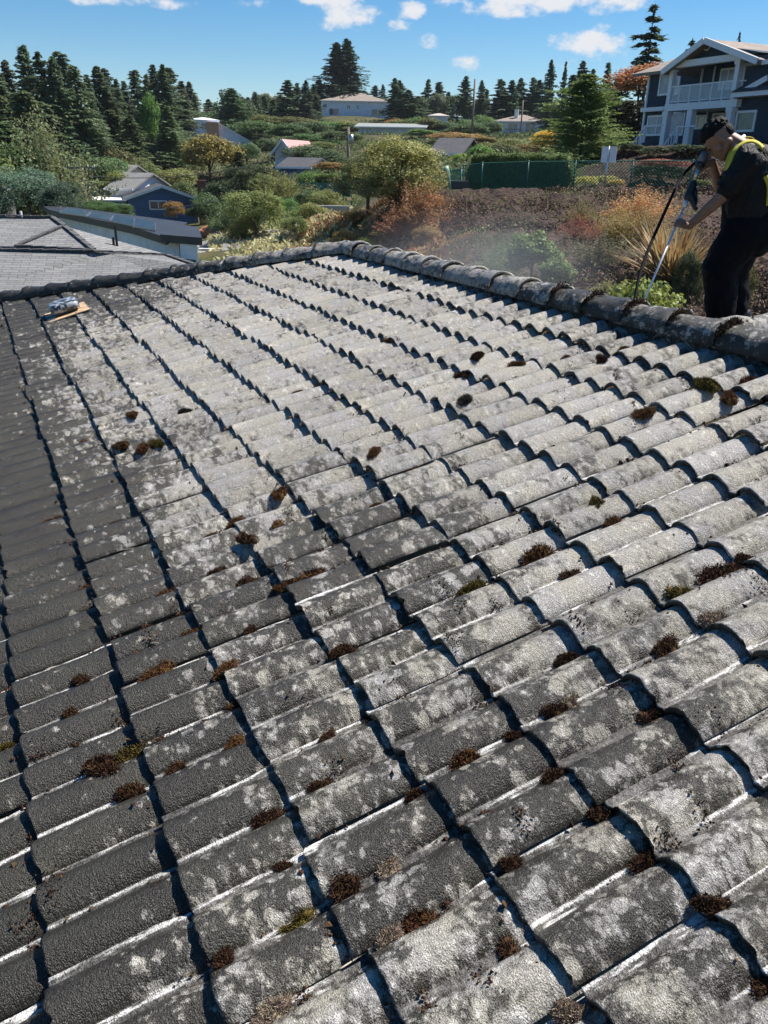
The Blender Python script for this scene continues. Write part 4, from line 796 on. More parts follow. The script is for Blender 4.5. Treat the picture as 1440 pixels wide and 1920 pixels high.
# parasol in the yard and rocks
p=G(384,92); r=empty('parasol',p); tag(r,'white patio parasol right of the navy house','parasol'); m=MB(); m.tube([(0,0,0),(0,0,2.3)],.04,6); m.build('pole',M_metal,r); V=[(0,0,2.6)]+[(1.6*math.cos(k*math.pi/4),1.6*math.sin(k*math.pi/4),2.05) for k in range(8)]; m=MB(); m.add(V,[(0,k+1,(k+1)%8+1) for k in range(8)]); m.add([(x,y,z-.03) for x,y,z in V],[(0,(k+1)%8+1,k+1) for k in range(8)]); m.build('canopy',M_white,r)
rk=np.random.default_rng(4); V=[];F_=[]
for i in range(420):
    a_=AZ(rk.uniform(385,560)); d=rk.uniform(40,74); x,y=math.sin(a_)*d,math.cos(a_)*d; z=gz(x,y); s=rk.uniform(.1,.45); b=len(V); R3=rk.normal(0,1,(3,3)); R3=np.linalg.qr(R3)[0]
    for sx in(-1,1):
        for sy in(-1,1):
            for sz in(-1,1): V.append(tuple(np.array([x,y,z+s*.2])+R3@(np.array([sx,sy*.7,sz*.5])*s*rk.uniform(.4,.7,3))))
    F_+=[(b,b+1,b+3,b+2),(b+4,b+6,b+7,b+5),(b,b+4,b+5,b+1),(b+2,b+3,b+7,b+6),(b,b+2,b+6,b+4),(b+1,b+5,b+7,b+3)]
o=mkmesh('rubble',np.array(V),F_,simple('rubble_stone',(.42,.40,.36),.9,.3,2)); tag(o,'pale broken rock rubble piled between the white house and bushes','rubble',kind='stuff')
p=G(380,80); m=MB(); 
for k in range(14): m.ell((rk.normal(0,1.3),rk.normal(0,.8),rk.uniform(0,.5)),(rk.uniform(.4,.9),rk.uniform(.4,.8),rk.uniform(.3,.6)),None,8,6)
o=m.build('dirt_pile',simple('orange_dirt',(.42,.17,.08),.95,.3,3,bump=.8),None,True); o.location=p; tag(o,'pile of orange dirt in front of the parasol','dirt pile')
# ------------------------------------------------------------ vegetation
def quads(C,N1,N2,shape='d'):
    "diamond leaf cards: centres C, half axes N1 (long) N2 (wide)"
    n=len(C); V=np.stack([C-N1,C+N2*1.0-N1*.1,C+N1,C-N2*1.0-N1*.1],1).reshape(-1,3); F_=np.arange(4*n).reshape(n,4); return V,F_
def unit(v): return v/np.maximum(np.linalg.norm(v,axis=-1,keepdims=True),1e-9)
def conifer(seed,rad=.2,nlev=36,nb=8,droop=.25,taper=.9,z0=.06,sparse=1.,ls=.03,twin=False):
    rg=np.random.default_rng(seed); Cs=[];A=[];B=[]
    tops=[(0,0,1.)] if not twin else [(-.035,0,1.),(.04,.02,.965)]
    for (tx,ty,th) in tops:
        for k in range(nlev):
            z=z0+(th-z0)*((k+rg.random()*1.3)/(nlev+.4))**.92
            Rz=rad*(1-(z-z0)/(th-z0))**taper*rg.uniform(.72,1.12)+.012
            for b in range(nb):
                if rg.random()>sparse: continue
                az=rg.uniform(0,2*math.pi); zb=z; L=Rz*rg.uniform(.4,1.2)*(1+.28*math.sin(2*az+z*13+seed)+.2*math.sin(3*az-z*23+seed*2)); m=max(4,int(4+L/rad*11))
                t=np.linspace(.22,1,m)**.8; z_=z+rg.normal(0,.012)*(1-z)-.0; dirv_=np.array([math.cos(az),math.sin(az),0]); side=np.array([-math.sin(az),math.cos(az),0])
                zz=z_+L*(.25*t-droop*t*t*1.1)
                base=np.stack([tx*(1-0)+dirv_[0]*L*t,ty+dirv_[1]*L*t,zz],1)
                for s in (-1,0,1,0):
                    w=(1.05-t)*L*.42*s
                    c=base+side*w[:,None]+rg.normal(0,ls*.22,(m,3)); c[:,2]-=np.abs(w)*.3+ (ls*.35 if s==0 else 0)
                    a=dirv_*1.0+side*(s*.7)+np.array([0,0,-.25])+rg.normal(0,.3,(m,3)); a=unit(a)*ls*rg.uniform(.6,1.25,(m,1)); bb=unit(np.cross(a,rg.normal(0,1,(m,3))*.5+np.array([0,0,1])))*ls*.38
                    Cs.append(c);A.append(a);B.append(bb)
        n=26; zt=th-np.linspace(0,.09,n); c=np.stack([np.full(n,tx),np.full(n,ty),zt],1); a=unit(rg.normal(0,1,(n,3))+np.array([0,0,.2]))*ls*.7*np.linspace(.4,1.1,n)[:,None]; Cs.append(c);A.append(a);B.append(unit(np.cross(a,[0,0,1.]))*ls*.3)
    C=np.concatenate(Cs);A=np.concatenate(A);B=np.concatenate(B); return quads(C,A,B)
def broad(seed,nc=70,nl=95,ls=.022,zlo=.12,shape=1.,spread=.5,rr=(.10,.2),elong=1.6,up=.0):
    rg=np.random.default_rng(seed); d=unit(rg.normal(0,1,(nc,3))); d[:,2]=np.where(d[:,2]<-.55,-d[:,2],d[:,2])
    lump=.78+.26*np.sin(d[:,0]*3.1+seed)*np.cos(d[:,1]*2.7+seed*2)
    r_=rg.uniform(.45,1.,nc)**.45*lump; zc_=(1+zlo)/2; hz_=(1-zlo)/2
    cc=np.stack([d[:,0]*r_*spread*.86,d[:,1]*r_*spread*.86,zc_+d[:,2]*r_*hz_*.88],1)
    Cs=[];A=[];B=[]
    for i in range(nc):
        rad=rg.uniform(*rr); q=unit(rg.normal(0,1,(nl,3))); rrn=rg.uniform(.3,1,(nl,1))**.5
        c=cc[i]+q*rrn*rad*np.array([1,1,.75]); n=unit(q+rg.normal(0,.7,(nl,3))+np.array([0,0,.4])); a=unit(np.cross(n,rg.normal(0,1,(nl,3)))+np.array([0,0,up]))*ls*rg.uniform(.6,1.2,(nl,1)); b=unit(np.cross(a,n))*ls/elong
        Cs.append(c);A.append(a);B.append(b)
    return quads(np.concatenate(Cs),np.concatenate(A),np.concatenate(B))
def sprig(seed,ns=190,nl=52,ls=.019,spread=.5,elong=2.4,fan=1.0,dense=.22):
    rg=np.random.default_rng(seed); Cs=[];A=[];B=[]
    for i in range(ns):
        az=rg.uniform(0,6.283); e=rg.uniform(0,1)**.75*fan; L_=rg.uniform(.6,1.08)*(.85+.2*math.sin(az*2+seed)+.12*math.sin(az*5+seed))
        hx=math.sin(e*1.35)*spread*L_; hz=math.cos(e*1.25)*.98*L_
        t=rg.uniform(dense,1,nl)**.8; bow=rg.uniform(.0,.25)
        c=np.stack([math.cos(az)*hx*t**(1-bow),math.sin(az)*hx*t**(1-bow),hz*t**(1+bow*.6)],1)+rg.normal(0,.017,(nl,3))*np.array([spread*2,spread*2,1])*(.5+t[:,None]*.7)
        g_=unit(np.array([math.cos(az)*hx,math.sin(az)*hx,hz])); a=unit(g_+rg.normal(0,.75,(nl,3)))*ls*rg.uniform(.6,1.25,(nl,1)); b=unit(np.cross(a,rg.normal(0,1,(nl,3))))*ls/elong
        Cs.append(c);A.append(a);B.append(b)
    C=np.concatenate(Cs); C[:,2]=np.maximum(C[:,2]/np.percentile(C[:,2],98.5),0); C[:,:2]*=.5/np.percentile(np.abs(C[:,0]),97); return quads(C,np.concatenate(A),np.concatenate(B))
def cm(name,vf,mat): return mkmesh(name,vf[0],vf[1],mat,link=False).data
CON=[cm('conifer_crown',conifer(100+i,rad=.2,nb=6,nlev=[96,84,104,90][i],droop=[.25,.35,.15,.3][i],taper=[.8,.7,.85,.65][i],ls=.0135),M_needle) for i in range(4)]
FAR=[cm('conifer_crown',conifer(120+i,rad=.2,nlev=46,nb=5,ls=.024,droop=[.2,.35,.1][i],taper=[.75,.65,.85][i]),M_needle) for i in range(3)]
SPARSE=[cm('conifer_crown',conifer(140+i,rad=.22,nlev=26,nb=6,ls=.024,droop=.3,taper=.75,sparse=.6),M_needle) for i in range(2)]
TWIN=[cm('conifer_crown',conifer(150,rad=.26,nlev=90,nb=7,ls=.014,droop=.22,taper=.95,twin=True,z0=.02),M_needle)]
ROUNDC=[cm('conifer_crown',conifer(160,rad=.42,nlev=70,nb=14,ls=.015,droop=.1,taper=.55,z0=-.05),M_needle)]
DEC=[cm('leafy_crown',broad(200+i),M_leaf) for i in range(4)]
FINE=[cm('leafy_crown',broad(220+i,nc=120,nl=120,ls=.0155,rr=(.06,.15),zlo=.0,elong=2.2),M_leaf) for i in range(3)]
CLUMP=[cm('leafy_crown',broad(280+i,nc=75,nl=80,ls=.028,rr=(.07,.14),zlo=-.05,elong=1.7),M_leaf) for i in range(3)]
WISP=[cm('leafy_crown',sprig(240+i),M_leaf) for i in range(3)]
FINE.append(cm('leafy_crown',sprig(260,ns=230,nl=60,ls=.018,elong=1.9),M_leaf)); FINE.append(cm('leafy_crown',sprig(261,ns=230,nl=60,ls=.019,elong=1.9),M_leaf))
m=MB(); m.tube([(0,0,-.05),(.004,0,.4),(0,.004,.98)],[.022,.014,.002],8); TRUNK=m.build('trunk',M_bark).data; bpy.data.objects.remove(bpy.data.objects['trunk'])
m=MB(); m.tube([(0,0,-.08),(.01,0,.25),(0,.01,.5)],[.035,.028,.014],8)
for k in range(6): a_=k*1.05; m.tube([(0,0,.2+.03*k),(.16*math.cos(a_),.16*math.sin(a_),.45+.03*k),(.3*math.cos(a_),.3*math.sin(a_),.66)],[.014,.009,.003],5)
LIMBS=m.build('trunk_limbs',M_bark).data; bpy.data.objects.remove(bpy.data.objects['trunk_limbs'])
ALL=[]
def tree(name,meshes,px,ytop,d,wpx,color,label=None,cat='tree',group=None,rad=.2,base=None,trunk=TRUNK,by=None,rz=None,i=0,loc=None,hscale=1,wk=1.12):
    zt=W(px,ytop,d).z; b=G(px,d) if by is None else W(px,by,d); H=max(.4,(zt-b.z)*hscale); wd_=wpx*d/F_PX*.95*wk
    r=empty(name,b,rd.uniform(0,6.28) if rz is None else rz); c=bpy.data.objects.new('crown',meshes[i%len(meshes)]); COL.objects.link(c); c.parent=r
    s=wd_/(2*rad); c.scale=(s,s,H); c.color=tuple(color)+(1,)
    if trunk is not None:
        t_=bpy.data.objects.new('trunk',trunk); COL.objects.link(t_); t_.parent=r; t_.scale=(min(H*.9,s*1.3),min(H*.9,s*1.3),H)
    if label: tag(r,label,cat,group)
    ALL.append((r,group)); return r
FIR=(.095,.13,.07);FIR2=(.115,.155,.07);BLU=(.045,.075,.05);OLV=(.10,.10,.035);OLG=(.075,.095,.03);YG=(.17,.16,.035);GR=(.05,.10,.02);OR=(.42,.15,.035);RED=(.24,.07,.045);YEL=(.55,.38,.04)
def jc(c,a=.15): k=1+rd.uniform(-a,a); return tuple(min(1,x*k*(1+rd.uniform(-a,a)*.4)) for x in c)
# left forest skyline and the layer in front of it
def sh(px,yt,by,w): return (px,yt,dist_at(px,by),w)
def rowc(items,group,lab,meshes,rad=.2,col=FIR,name='fir_tree'):
    items=sorted(items,key=lambda t:t[0]); 
    for k,(px,yt,d,w) in enumerate(items): tree(name,meshes,px,yt,d,w,jc(col,.28),lab%ORD[k],'conifer',group,rad,i=rd.randrange(9),wk=1.55*rd.uniform(.75,1.25))
rowc([(-40,130,135,80),(-90,110,130,90),(-150,120,130,100),(-16,118,125,70),(14,124,125,60),(36,113,128,50),(72,88,120,70),(98,98,118,66),(122,108,116,60),(134,97,120,66),(158,124,118,60),(180,140,122,56),(200,124,140,58),(213,128,142,50),(232,148,146,46),(246,152,150,38),(268,131,165,50),(288,140,160,46),(301,121,162,56),(318,122,160,50),(328,127,166,54),(350,152,168,46),(364,153,205,44),(372,176,208,30)],'tall firs on the left skyline','tall dark fir on the left skyline, %s from the left',CON)
rf=random.Random(8)
rowc([(-30,190,100,110),(20,180,104,90),(60,170,98,100),(105,185,120,90),(150,190,122,80),(185,215,126,66),(215,205,130,66),(250,215,125,70),(255,236,140,44),(320,200,140,42),(326,212,150,40),(10,230,90,110),(140,240,126,70),(-60,220,92,120)]+[(rf.uniform(-70,150),rf.uniform(150,215),rf.uniform(119,134),rf.uniform(60,95)) for _ in range(16)],'dark firs in front of the left skyline','dark fir standing in front of the left forest skyline, %s from the left',CON,col=FIR2)
for (px,yt,d,w,c,lab,ms,by) in [
 (287,174,150,46,(.10,.19,.03),'bright green broadleaf tree glowing between dark firs on the left',DEC,None),
 (80,238,86,150,(.15,.165,.07),'broad olive tree in front of the left forest above the blue green shrubs',FINE,None),
 (150,262,119,80,(.14,.16,.06),'olive tree right of the broad olive tree in the left forest',FINE,None),
 (60,300,64,140,(.09,.15,.09),'large blue green bush behind the grey shingle roof',FINE,420),
 (120,330,60,90,(.055,.09,.055),'smaller blue green bush left of the crossarm pole',FINE,425),
 (-10,330,66,80,(.05,.085,.06),'blue green bush at the left edge behind the grey shingle roof',FINE,430),
 (175,372,62,110,(.06,.11,.03),'green hedge like bush below the cream house',FINE,415),(220,378,60,70,(.06,.11,.03),'green bush left of the navy house',FINE,412),
 (208,270,120,100,(.11,.11,.04),'olive tinted tree above the crossarm pole',DEC,None),(240,300,118,80,(.09,.11,.03),'light olive tree above the cream bungalow',DEC,None),
 (395,246,130,110,(.20,.16,.035),'rounded maple turning golden in the centre left',DEC,345),
 (447,285,110,60,(.03,.045,.015),'dark conifer right of the golden maple',CON,None),
 (420,330,90,90,(.025,.04,.015),'dark tree right of the navy house',DEC,420),
 (490,300,80,130,(.05,.065,.025),'dark green tree above the rounded hazel bush',FINE,395),
 (497,318,74,80,(.11,.13,.04),'olive bush left of the dark gabled low house',FINE,400),
 (330,373,86,44,(.22,.13,.03),'round clipped bush turning orange in front of the navy house',FINE,417),
 (362,384,84,30,(.06,.09,.03),'small green bush right of the orange clipped bush',FINE,415),
 (*sh(475,345,452,125),(.16,.19,.055),'large hazel bush with dense green leaves above the hip ridge',FINE[:3],None),
 (*sh(440,410,455,46),(.17,.17,.05),'yellowish low bush left of the large hazel bush',FINE,None),
 (*sh(550,400,462,62),(.11,.14,.035),'small round dark green bush below the retaining blocks',FINE,None),
 (*sh(748,238,402,170),(.24,.235,.07),'large olive tree with fine yellowing leaves on the bank',FINE[:3],None),
 (*sh(735,315,412,150),(.17,.17,.06),'leafy skirt of low bushes under the large yellowing tree',FINE[:3],None),(*sh(690,272,402,130),(.13,.14,.055),'shaded olive bush left of the large yellowing tree',FINE[:3],None),(*sh(795,300,385,60),(.26,.25,.08),'right hand clump of the yellowing bank tree',WISP,None),  # shade on the tree's left side is put into the bush's darker leaf colour
 (*sh(790,352,440,105),(.22,.115,.05),'orange brown bush at the left end of the chain link fence',FINE,None),(*sh(820,360,400,40),(.30,.14,.06),'small orange bush beside the utility pedestal',FINE,None),(*sh(760,395,455,80),(.30,.13,.06),'low orange brown scrub below the big orange bush',WISP,None),
 (*sh(690,440,475,60),(.14,.17,.03),'low yellow green shrub behind the hip apex',FINE,None),
 (1085,138,54,158,(.13,.18,.045),'massive round topped green conifer beside the dark blue house',ROUNDC,318),
 (1195,118,78,120,(.34,.145,.055),'orange autumn tree behind the big round conifer',DEC,200),(1185,170,76,140,(.02,.025,.012),'dark tree below the orange autumn tree',DEC,290),
 (1230,250,70,60,(.04,.05,.02),'dark shrub beneath the orange tree by the porch',DEC,300),
 (1190,14,100,130,(.06,.085,.045),'tall ragged fir against the clouds left of the dark blue house',SPARSE,None),
 (1265,72,130,60,(.03,.045,.02),'pine top behind the roof of the dark blue house',SPARSE,None),(1347,60,140,14,(.02,.03,.015),'slim dark tree tip above the gable of the dark blue house',CON,None),
 (643,74,285,104,(.045,.07,.035),'giant twin topped fir behind the hilltop villa',TWIN,228),
 (600,150,290,50,(.03,.05,.02),'dark fir left of the giant twin topped fir',FAR,None),
 (1015,243,112,52,YEL,'bright yellow shrub in front of the big round conifer',DEC,290),(950,268,100,60,(.10,.11,.04),'grey green shrub left of the yellow shrub',DEC,None),
 (900,272,98,70,(.10,.19,.03),'bright green vine covered bush right of the dark roof',DEC,None),(860,285,96,40,(.17,.24,.03),'yellow green low bush beside the dark roof',DEC,None),
 (1103,327,41,46,(.42,.40,.12),'pale yellow variegated bush behind the chain link fence',FINE,None),(1140,326,42,50,(.36,.35,.12),'pale bush right of the variegated bush behind the fence',FINE,None),(1160,334,41,40,(.42,.33,.09),'small golden bush behind the fence beside the sign post',FINE,None),
 (845,318,44,50,(.30,.30,.14),'pale shrub behind the short side fence',FINE,None),
 (1240,302,42,120,(.045,.06,.02),'dark rounded shrub behind the fence at right',FINE,None),(1245,296,42.3,120,(.26,.09,.06),'pinkish red topped hedge shrub behind the fence',FINE,318),(1325,305,43,70,(.20,.09,.06),'reddish hedge shrub behind the worker',FINE,None),(1320,335,41,40,(.18,.19,.04),'yellow green low shrub behind the lance',FINE,None),
 (*sh(1215,358,425,120),(.34,.175,.06),'spreading orange shrub on the mulch left of the strappy plant',WISP,None),(*sh(1180,395,450,90),(.26,.19,.06),'brownish green shrub left of the spreading orange shrub',WISP,None),(*sh(1235,395,460,80),(.24,.18,.08),'dry brown shrub in front of the orange shrub',WISP,None),
 (*sh(1105,408,460,60),(.24,.09,.06),'small pinkish red shrub in the middle of the bank',WISP,None),(*sh(1105,380,420,44),(.20,.16,.06),'small dry shrub above the pink shrub',WISP,None),
 (*sh(1145,440,500,110),(.12,.11,.06),'low dusty shrub above the ridge',WISP,None),(*sh(1060,470,525,60),(.16,.11,.05),'brown scrub right of the leafy juniper',WISP,None),
 (1255,497,11,165,(.19,.22,.05),'bright green bushy shrub just behind the ridge left of the worker',CLUMP,None),(1172,508,12,120,(.20,.19,.07),'olive shrub just behind the ridge caps',FINE,None),
 (1330,455,15,70,(.06,.07,.03),'dark shrub behind the legs of the worker',FINE,None),(1425,440,12,90,(.09,.08,.03),'brown green shrub at the right edge behind the worker',FINE,None),(1420,360,22,80,(.06,.06,.03),'dark shrub on the bank at the right edge',FINE,None),
 (*sh(1015,425,540,130),(.11,.16,.045),'leafy green juniper shrub on the lower bank',CLUMP,None),(*sh(955,448,530,90),(.09,.13,.04),'left arm of the green juniper on the lower bank',WISP,None),(*sh(1065,475,550,80),(.13,.18,.05),'right arm of the green juniper on the lower bank',CLUMP,None),
 (300,350,150,70,(.06,.09,.035),'dark green tree behind the navy house',DEC,None),(270,318,160,60,(.07,.10,.03),'green tree between the cream bungalow and the maple',DEC,None),(250,345,142,40,(.05,.08,.03),'small dark tree behind the navy house roof',DEC,None),
 (345,318,140,60,(.10,.10,.035),'olive tree above the navy house chimney',DEC,None),(440,350,86,70,(.035,.055,.02),'dark spreading tree between the maple and hazel bush',DEC,None),(455,300,95,70,(.035,.05,.02),'dark pine below the wedge house',DEC,None),
 (445,162,220,60,(.06,.085,.035),'broad rounded dark tree on the skyline behind the wedge house',DEC,None),(465,190,210,60,(.055,.08,.03),'rounded tree right of the broad skyline tree',DEC,None),
 (*sh(1182,268,298,50),(.04,.055,.022),'dark shrub at the left foot of the dark blue house',DEC,None),(*sh(1225,272,299,56),(.045,.06,.025),'low dark shrub below the porch stair',DEC,None),(*sh(1272,268,300,56),(.04,.06,.025),'dark rounded shrub between porch stair and column',DEC,None),(*sh(1312,268,302,56),(.035,.055,.022),'dark shrub below the porch window behind the worker',DEC,None),
 (1440,300,55,50,(.03,.04,.02),'dark shrub by the foundation of the dark blue house',DEC,None),
 ]:
    isc=ms in (CON,SPARSE,FAR); shrub=('bush' in lab or 'shrub' in lab or 'hedge' in lab or 'scrub' in lab or 'juniper' in lab or 'clump' in lab)
    tree('shrub' if shrub else 'tree',ms,px,yt,d,w,c,lab,'shrub' if shrub else 'tree',None,{id(CON):.2,id(SPARSE):.22,id(FAR):.2,id(TWIN):.24,id(ROUNDC):.42}.get(id(ms),.5),by=by,trunk=(TRUNK if isc or ms in(TWIN,ROUNDC) else LIMBS),i=rd.randrange(9))
# skyline conifers from centre to right
sk=[(398,186,260,26),(410,192,262,24),(440,165,200,60),(470,182,230,30),(483,172,235,34),(500,180,240,36),(516,186,245,26),(530,178,250,30),(543,150,240,36),(560,156,245,28),(576,150,240,36),(590,158,248,34),(702,160,300,24),(716,158,300,20),(737,146,250,34),(746,150,252,30),(762,168,250,40),(780,180,255,40),(798,148,300,30),(818,154,300,34),(836,172,300,22),(866,143,270,40),(895,150,270,30),(905,168,280,22),(929,148,230,34),(950,150,230,30),(966,146,240,26),(988,145,240,34),(1000,150,240,30),(1018,111,190,24),(1044,116,190,24),(1060,140,200,34),(1075,114,220,34),(1094,130,215,30),(1121,117,200,32),(1142,140,170,40),(1300,120,160,40),(1380,110,170,40)]
rowc([s for s in sk],'firs along the skyline right of the forest','small dark fir on the far skyline, %s from the left',FAR+CON[:2])
rowc([(x_,rf.uniform(168,192),rf.uniform(284,300),rf.uniform(24,46)) for x_ in [470+29*k_+rf.uniform(-10,10) for k_ in range(24)]],'rounded trees along the skyline','rounded dark tree on the far skyline, %s from the left',DEC,rad=.5,col=(.085,.11,.05),name='skyline_tree')
# unlabelled-by-look hillside shrubs: leafy mass of gardens between the houses
hs_=[(250,255,170,60,0),(262,300,130,60,1),(310,290,150,60,1),(330,310,120,60,1),(250,330,128,60,1),(290,320,128,60,0),(350,330,128,50,0),(180,290,112,70,2),(210,320,110,50,1),(322,262,170,44,2),(300,258,190,34,2),(345,283,150,36,2),(462,262,150,40,2),(480,225,190,60,2),(505,215,200,60,1),(520,250,160,70,2),(545,235,180,70,2),(560,215,200,60,1),(585,225,190,60,2),(600,250,160,80,2),(570,270,130,70,2),(610,280,120,60,2),(620,226,215,50,0),(650,226,215,50,1),(680,229,212,50,2),(705,232,212,44,1),(640,245,150,60,2),(600,262,140,50,1),(625,300,95,60,3),(640,320,85,50,1),(588,320,90,50,0),(660,290,100,50,2),(735,222,215,34,5),(752,222,212,40,1),(775,216,212,40,0),(800,222,205,40,1),(790,240,180,50,0),(830,226,205,44,2),(860,232,190,50,2),(885,228,190,50,2),(915,226,200,40,2),(840,248,160,60,3),(870,250,150,60,3),(900,252,150,50,3),(925,262,130,50,1),(965,258,130,50,1),(990,262,125,50,3),(870,222,215,30,0),(905,210,220,30,0),(525,330,72,60,1),(575,352,60,50,2),(610,345,58,50,1),(520,360,56,60,0),(590,378,50,60,1),(455,400,52,50,1),(400,345,95,60,2),(385,365,84,50,2),(430,380,70,60,2),(1050,290,70,60,2),(1150,290,62,60,4),(1180,300,58,60,2),(1020,300,75,60,1),(680,400,40,50,3),(650,425,34,50,3),(720,425,34,60,3),(810,415,28,50,3)]
hc=[(.10,.17,.04),(.15,.165,.05),(.08,.12,.045),(.22,.15,.05),(.05,.045,.03),(.36,.16,.06)]
hn=['fresh green','olive','dark green','brown orange','shadowy','orange']
cnt=defaultdict(int)
for (px,yt,d,w,ci) in sorted(hs_): 
    lab=f'{hn[ci]} garden shrub on the hillside, {ORD[cnt[ci]]} of its colour from the left'; cnt[ci]+=1
    tree('garden_shrub',DEC if d>75 else FINE,px,yt+rd.uniform(-3,3),d,w*1.4,jc(hc[ci],.2),lab,'shrub','garden shrubs between the hillside houses',.5,trunk=LIMBS,i=rd.randrange(9))
# the wooded valley floor: one tree at a time, kept clear of the roofs one sees
HR=[(238,382,338,100),(150,252,330,112),(355,468,215,190),(505,588,272,130),(272,320,235,215),(600,780,175,270),(668,795,226,200),(795,875,258,125),(895,1020,205,220),(800,850,205,240),(-30,30,378,80),(540,660,332,80),(640,666,236,92),(140,165,310,84),(380,400,380,92)]
vt=[];rv=random.Random(31)
while len(vt)<78:
    d=rv.choice([rv.uniform(68,120),rv.uniform(120,235)]); px=rv.uniform(-70,620) if rv.random()<.8 else rv.uniform(620,1060); kd=rv.choice([0,0,1,1,2]); h_=rv.uniform(4.5,8.5) if kd<2 else rv.uniform(7,12); p=G(px,d); w_=h_*rv.uniform(.75,1.1)/(d*.00061) if kd<2 else h_*.45/(d*.00061)
    e=(p.z+h_-ZC)/d; yt=None
    for y in range(60,460,4):
        if W(px,y,d).z<p.z+h_: yt=y; break
    if yt is None or yt<(150 if px<400 else 206): continue
    if any(px+w_*.6>x0 and px-w_*.6<x1 and d<hd_ and yt<(y0+60) for x0,x1,y0,hd_ in HR): continue
    vt.append((px,yt,d,w_,kd,rv.choice([0,1,2])))
vt.sort(); cnt2=defaultdict(int); vc=[(.085,.13,.042),(.16,.175,.05),(.09,.15,.06)]; vn=['dark green','olive green','bluish green']
for (px,yt,d,w_,kd,ci) in vt:
    key=(kd==2,ci); lab=f"{vn[ci]} {'conifer' if kd==2 else 'leafy tree'} in the wooded valley, {ORD[cnt2[key]]} such from the left"; cnt2[key]+=1
    tree('valley_tree',CON if kd==2 else DEC,px,yt,d,w_,jc(vc[ci],.2),lab,'tree','trees filling the wooded valley',.2 if kd==2 else .5,trunk=TRUNK if kd==2 else LIMBS,i=rv.randrange(9),wk=1.)
# clipped hedge behind the fence
def hedge(name,label,x0,x1,d0,d1,ytop,depth,color,n,ls=.05):
    rg=np.random.default_rng(77+n); a0=G(x0,d0);a1=G(x1,d1); r=empty(name,a0); tag(r,label,'hedge'); ax=(a1-a0); Lh=math.hypot(ax.x,ax.y); ux=Vector((ax.x/Lh,ax.y/Lh,0)); uy=Vector((-ux.y,ux.x,0)); zt=W((x0+x1)/2,ytop,(d0+d1)/2).z
    s=rg.random((n,3)); fc=rg.random(n); s[:,1]=np.where(fc<.5,s[:,1]*.06,s[:,1]); s[:,2]=np.where(fc>=.5,1-s[:,2]*.06,s[:,2]); 
    e=np.minimum(s[:,0],1-s[:,0]); rnd=np.clip(e/.09,0,1)**.5
    bz=np.array([gz(*(a0+ux*(Lh*k/20)).xy) for k in range(21)]); zb=np.interp(s[:,0],np.linspace(0,1,21),bz); H=(zt-zb)*rnd*(1+.03*np.sin(s[:,0]*30))
    C=np.array([a0.x,a0.y,0])-np.array([r.location.x,r.location.y,r.location.z])+s[:,:1]*Lh*npa(ux)+(s[:,1:2]-.0+(1-rnd[:,None])*.3)*depth*npa(uy); C[:,2]=zb-r.location.z+s[:,2]*H; C+=rg.normal(0,.05,C.shape)
    a_=unit(rg.normal(0,1,(n,3)))*ls*rg.uniform(.6,1.2,(n,1)); b_=unit(np.cross(a_,rg.normal(0,1,(n,3))))*ls*.55
    V,F_=quads(C,a_,b_); o=mkmesh('hedge_foliage',V,F_,M_leaf,r); o.color=color+(1,)
    m=MB(); m.hexa([(a0+ux*(Lh*f)+uy*g_+Vector((0,0,z)))-r.location for z,(f,g_) in [(0,(.06,.25)),(0,(.94,.25)),(0,(.94,depth-.2)),(0,(.06,depth-.2))]]+[Vector((*(a0+ux*(Lh*f)+uy*g_).xy,zt-.25))-r.location for f,g_ in((.06,.25),(.94,.25),(.94,depth-.2),(.06,depth-.2))]); m.build('hedge_branches',simple('hedge_inside',(.025,.03,.012),.95),r)
hedge('clipped_hedge','long clipped dark green hedge behind the chain link fence',872,1078,41,40.3,292,2.2,(.11,.15,.045),34000,.055)
hedge('clipped_hedge','lower clipped hedge behind the teal privacy fence',585,655,84,80,328,1.6,(.10,.14,.03),5000,.09)
# strappy flax plant
b=G(1292,17.5); r=empty('flax_plant',b); tag(r,'large strappy flax plant with coppery leaves behind the worker','plant'); rg=np.random.default_rng(9); V=[];F_=[]
zt=W(1290,392,17.5).z-b.z
for i in range(330):
    a_=rg.uniform(0,6.283); el=rg.uniform(.25,1.35)**.9; L_=zt*rg.uniform(.6,1.12); w=rg.uniform(.014,.032); d0=np.array([math.cos(a_),math.sin(a_)]); nseg=5; k=len(V); bend=rg.uniform(.0,.5); p0=rg.normal(0,.08,2)
    sx=np.array([-d0[1],d0[0],0])
    for j in range(nseg+1):
        s=j/nseg; h_=s*L_*math.sin(el)*(1-.25*bend*s); q=p0+d0*(s*L_*math.cos(el)*(1+bend*s*.4)); c=np.array([q[0],q[1],h_-(bend*s*s*.25*L_ if el<.7 else 0)]); ww=w*(1-s**2.5)+.002
        V+=[tuple(c-sx*ww),tuple(c+sx*ww)]
    F_+=[(k+2*j,k+2*j+1,k+2*j+3,k+2*j+2) for j in range(nseg)]
o=mkmesh('flax_leaves',np.array(V),F_,M_blade,r); o.color=(.24,.16,.065,1)
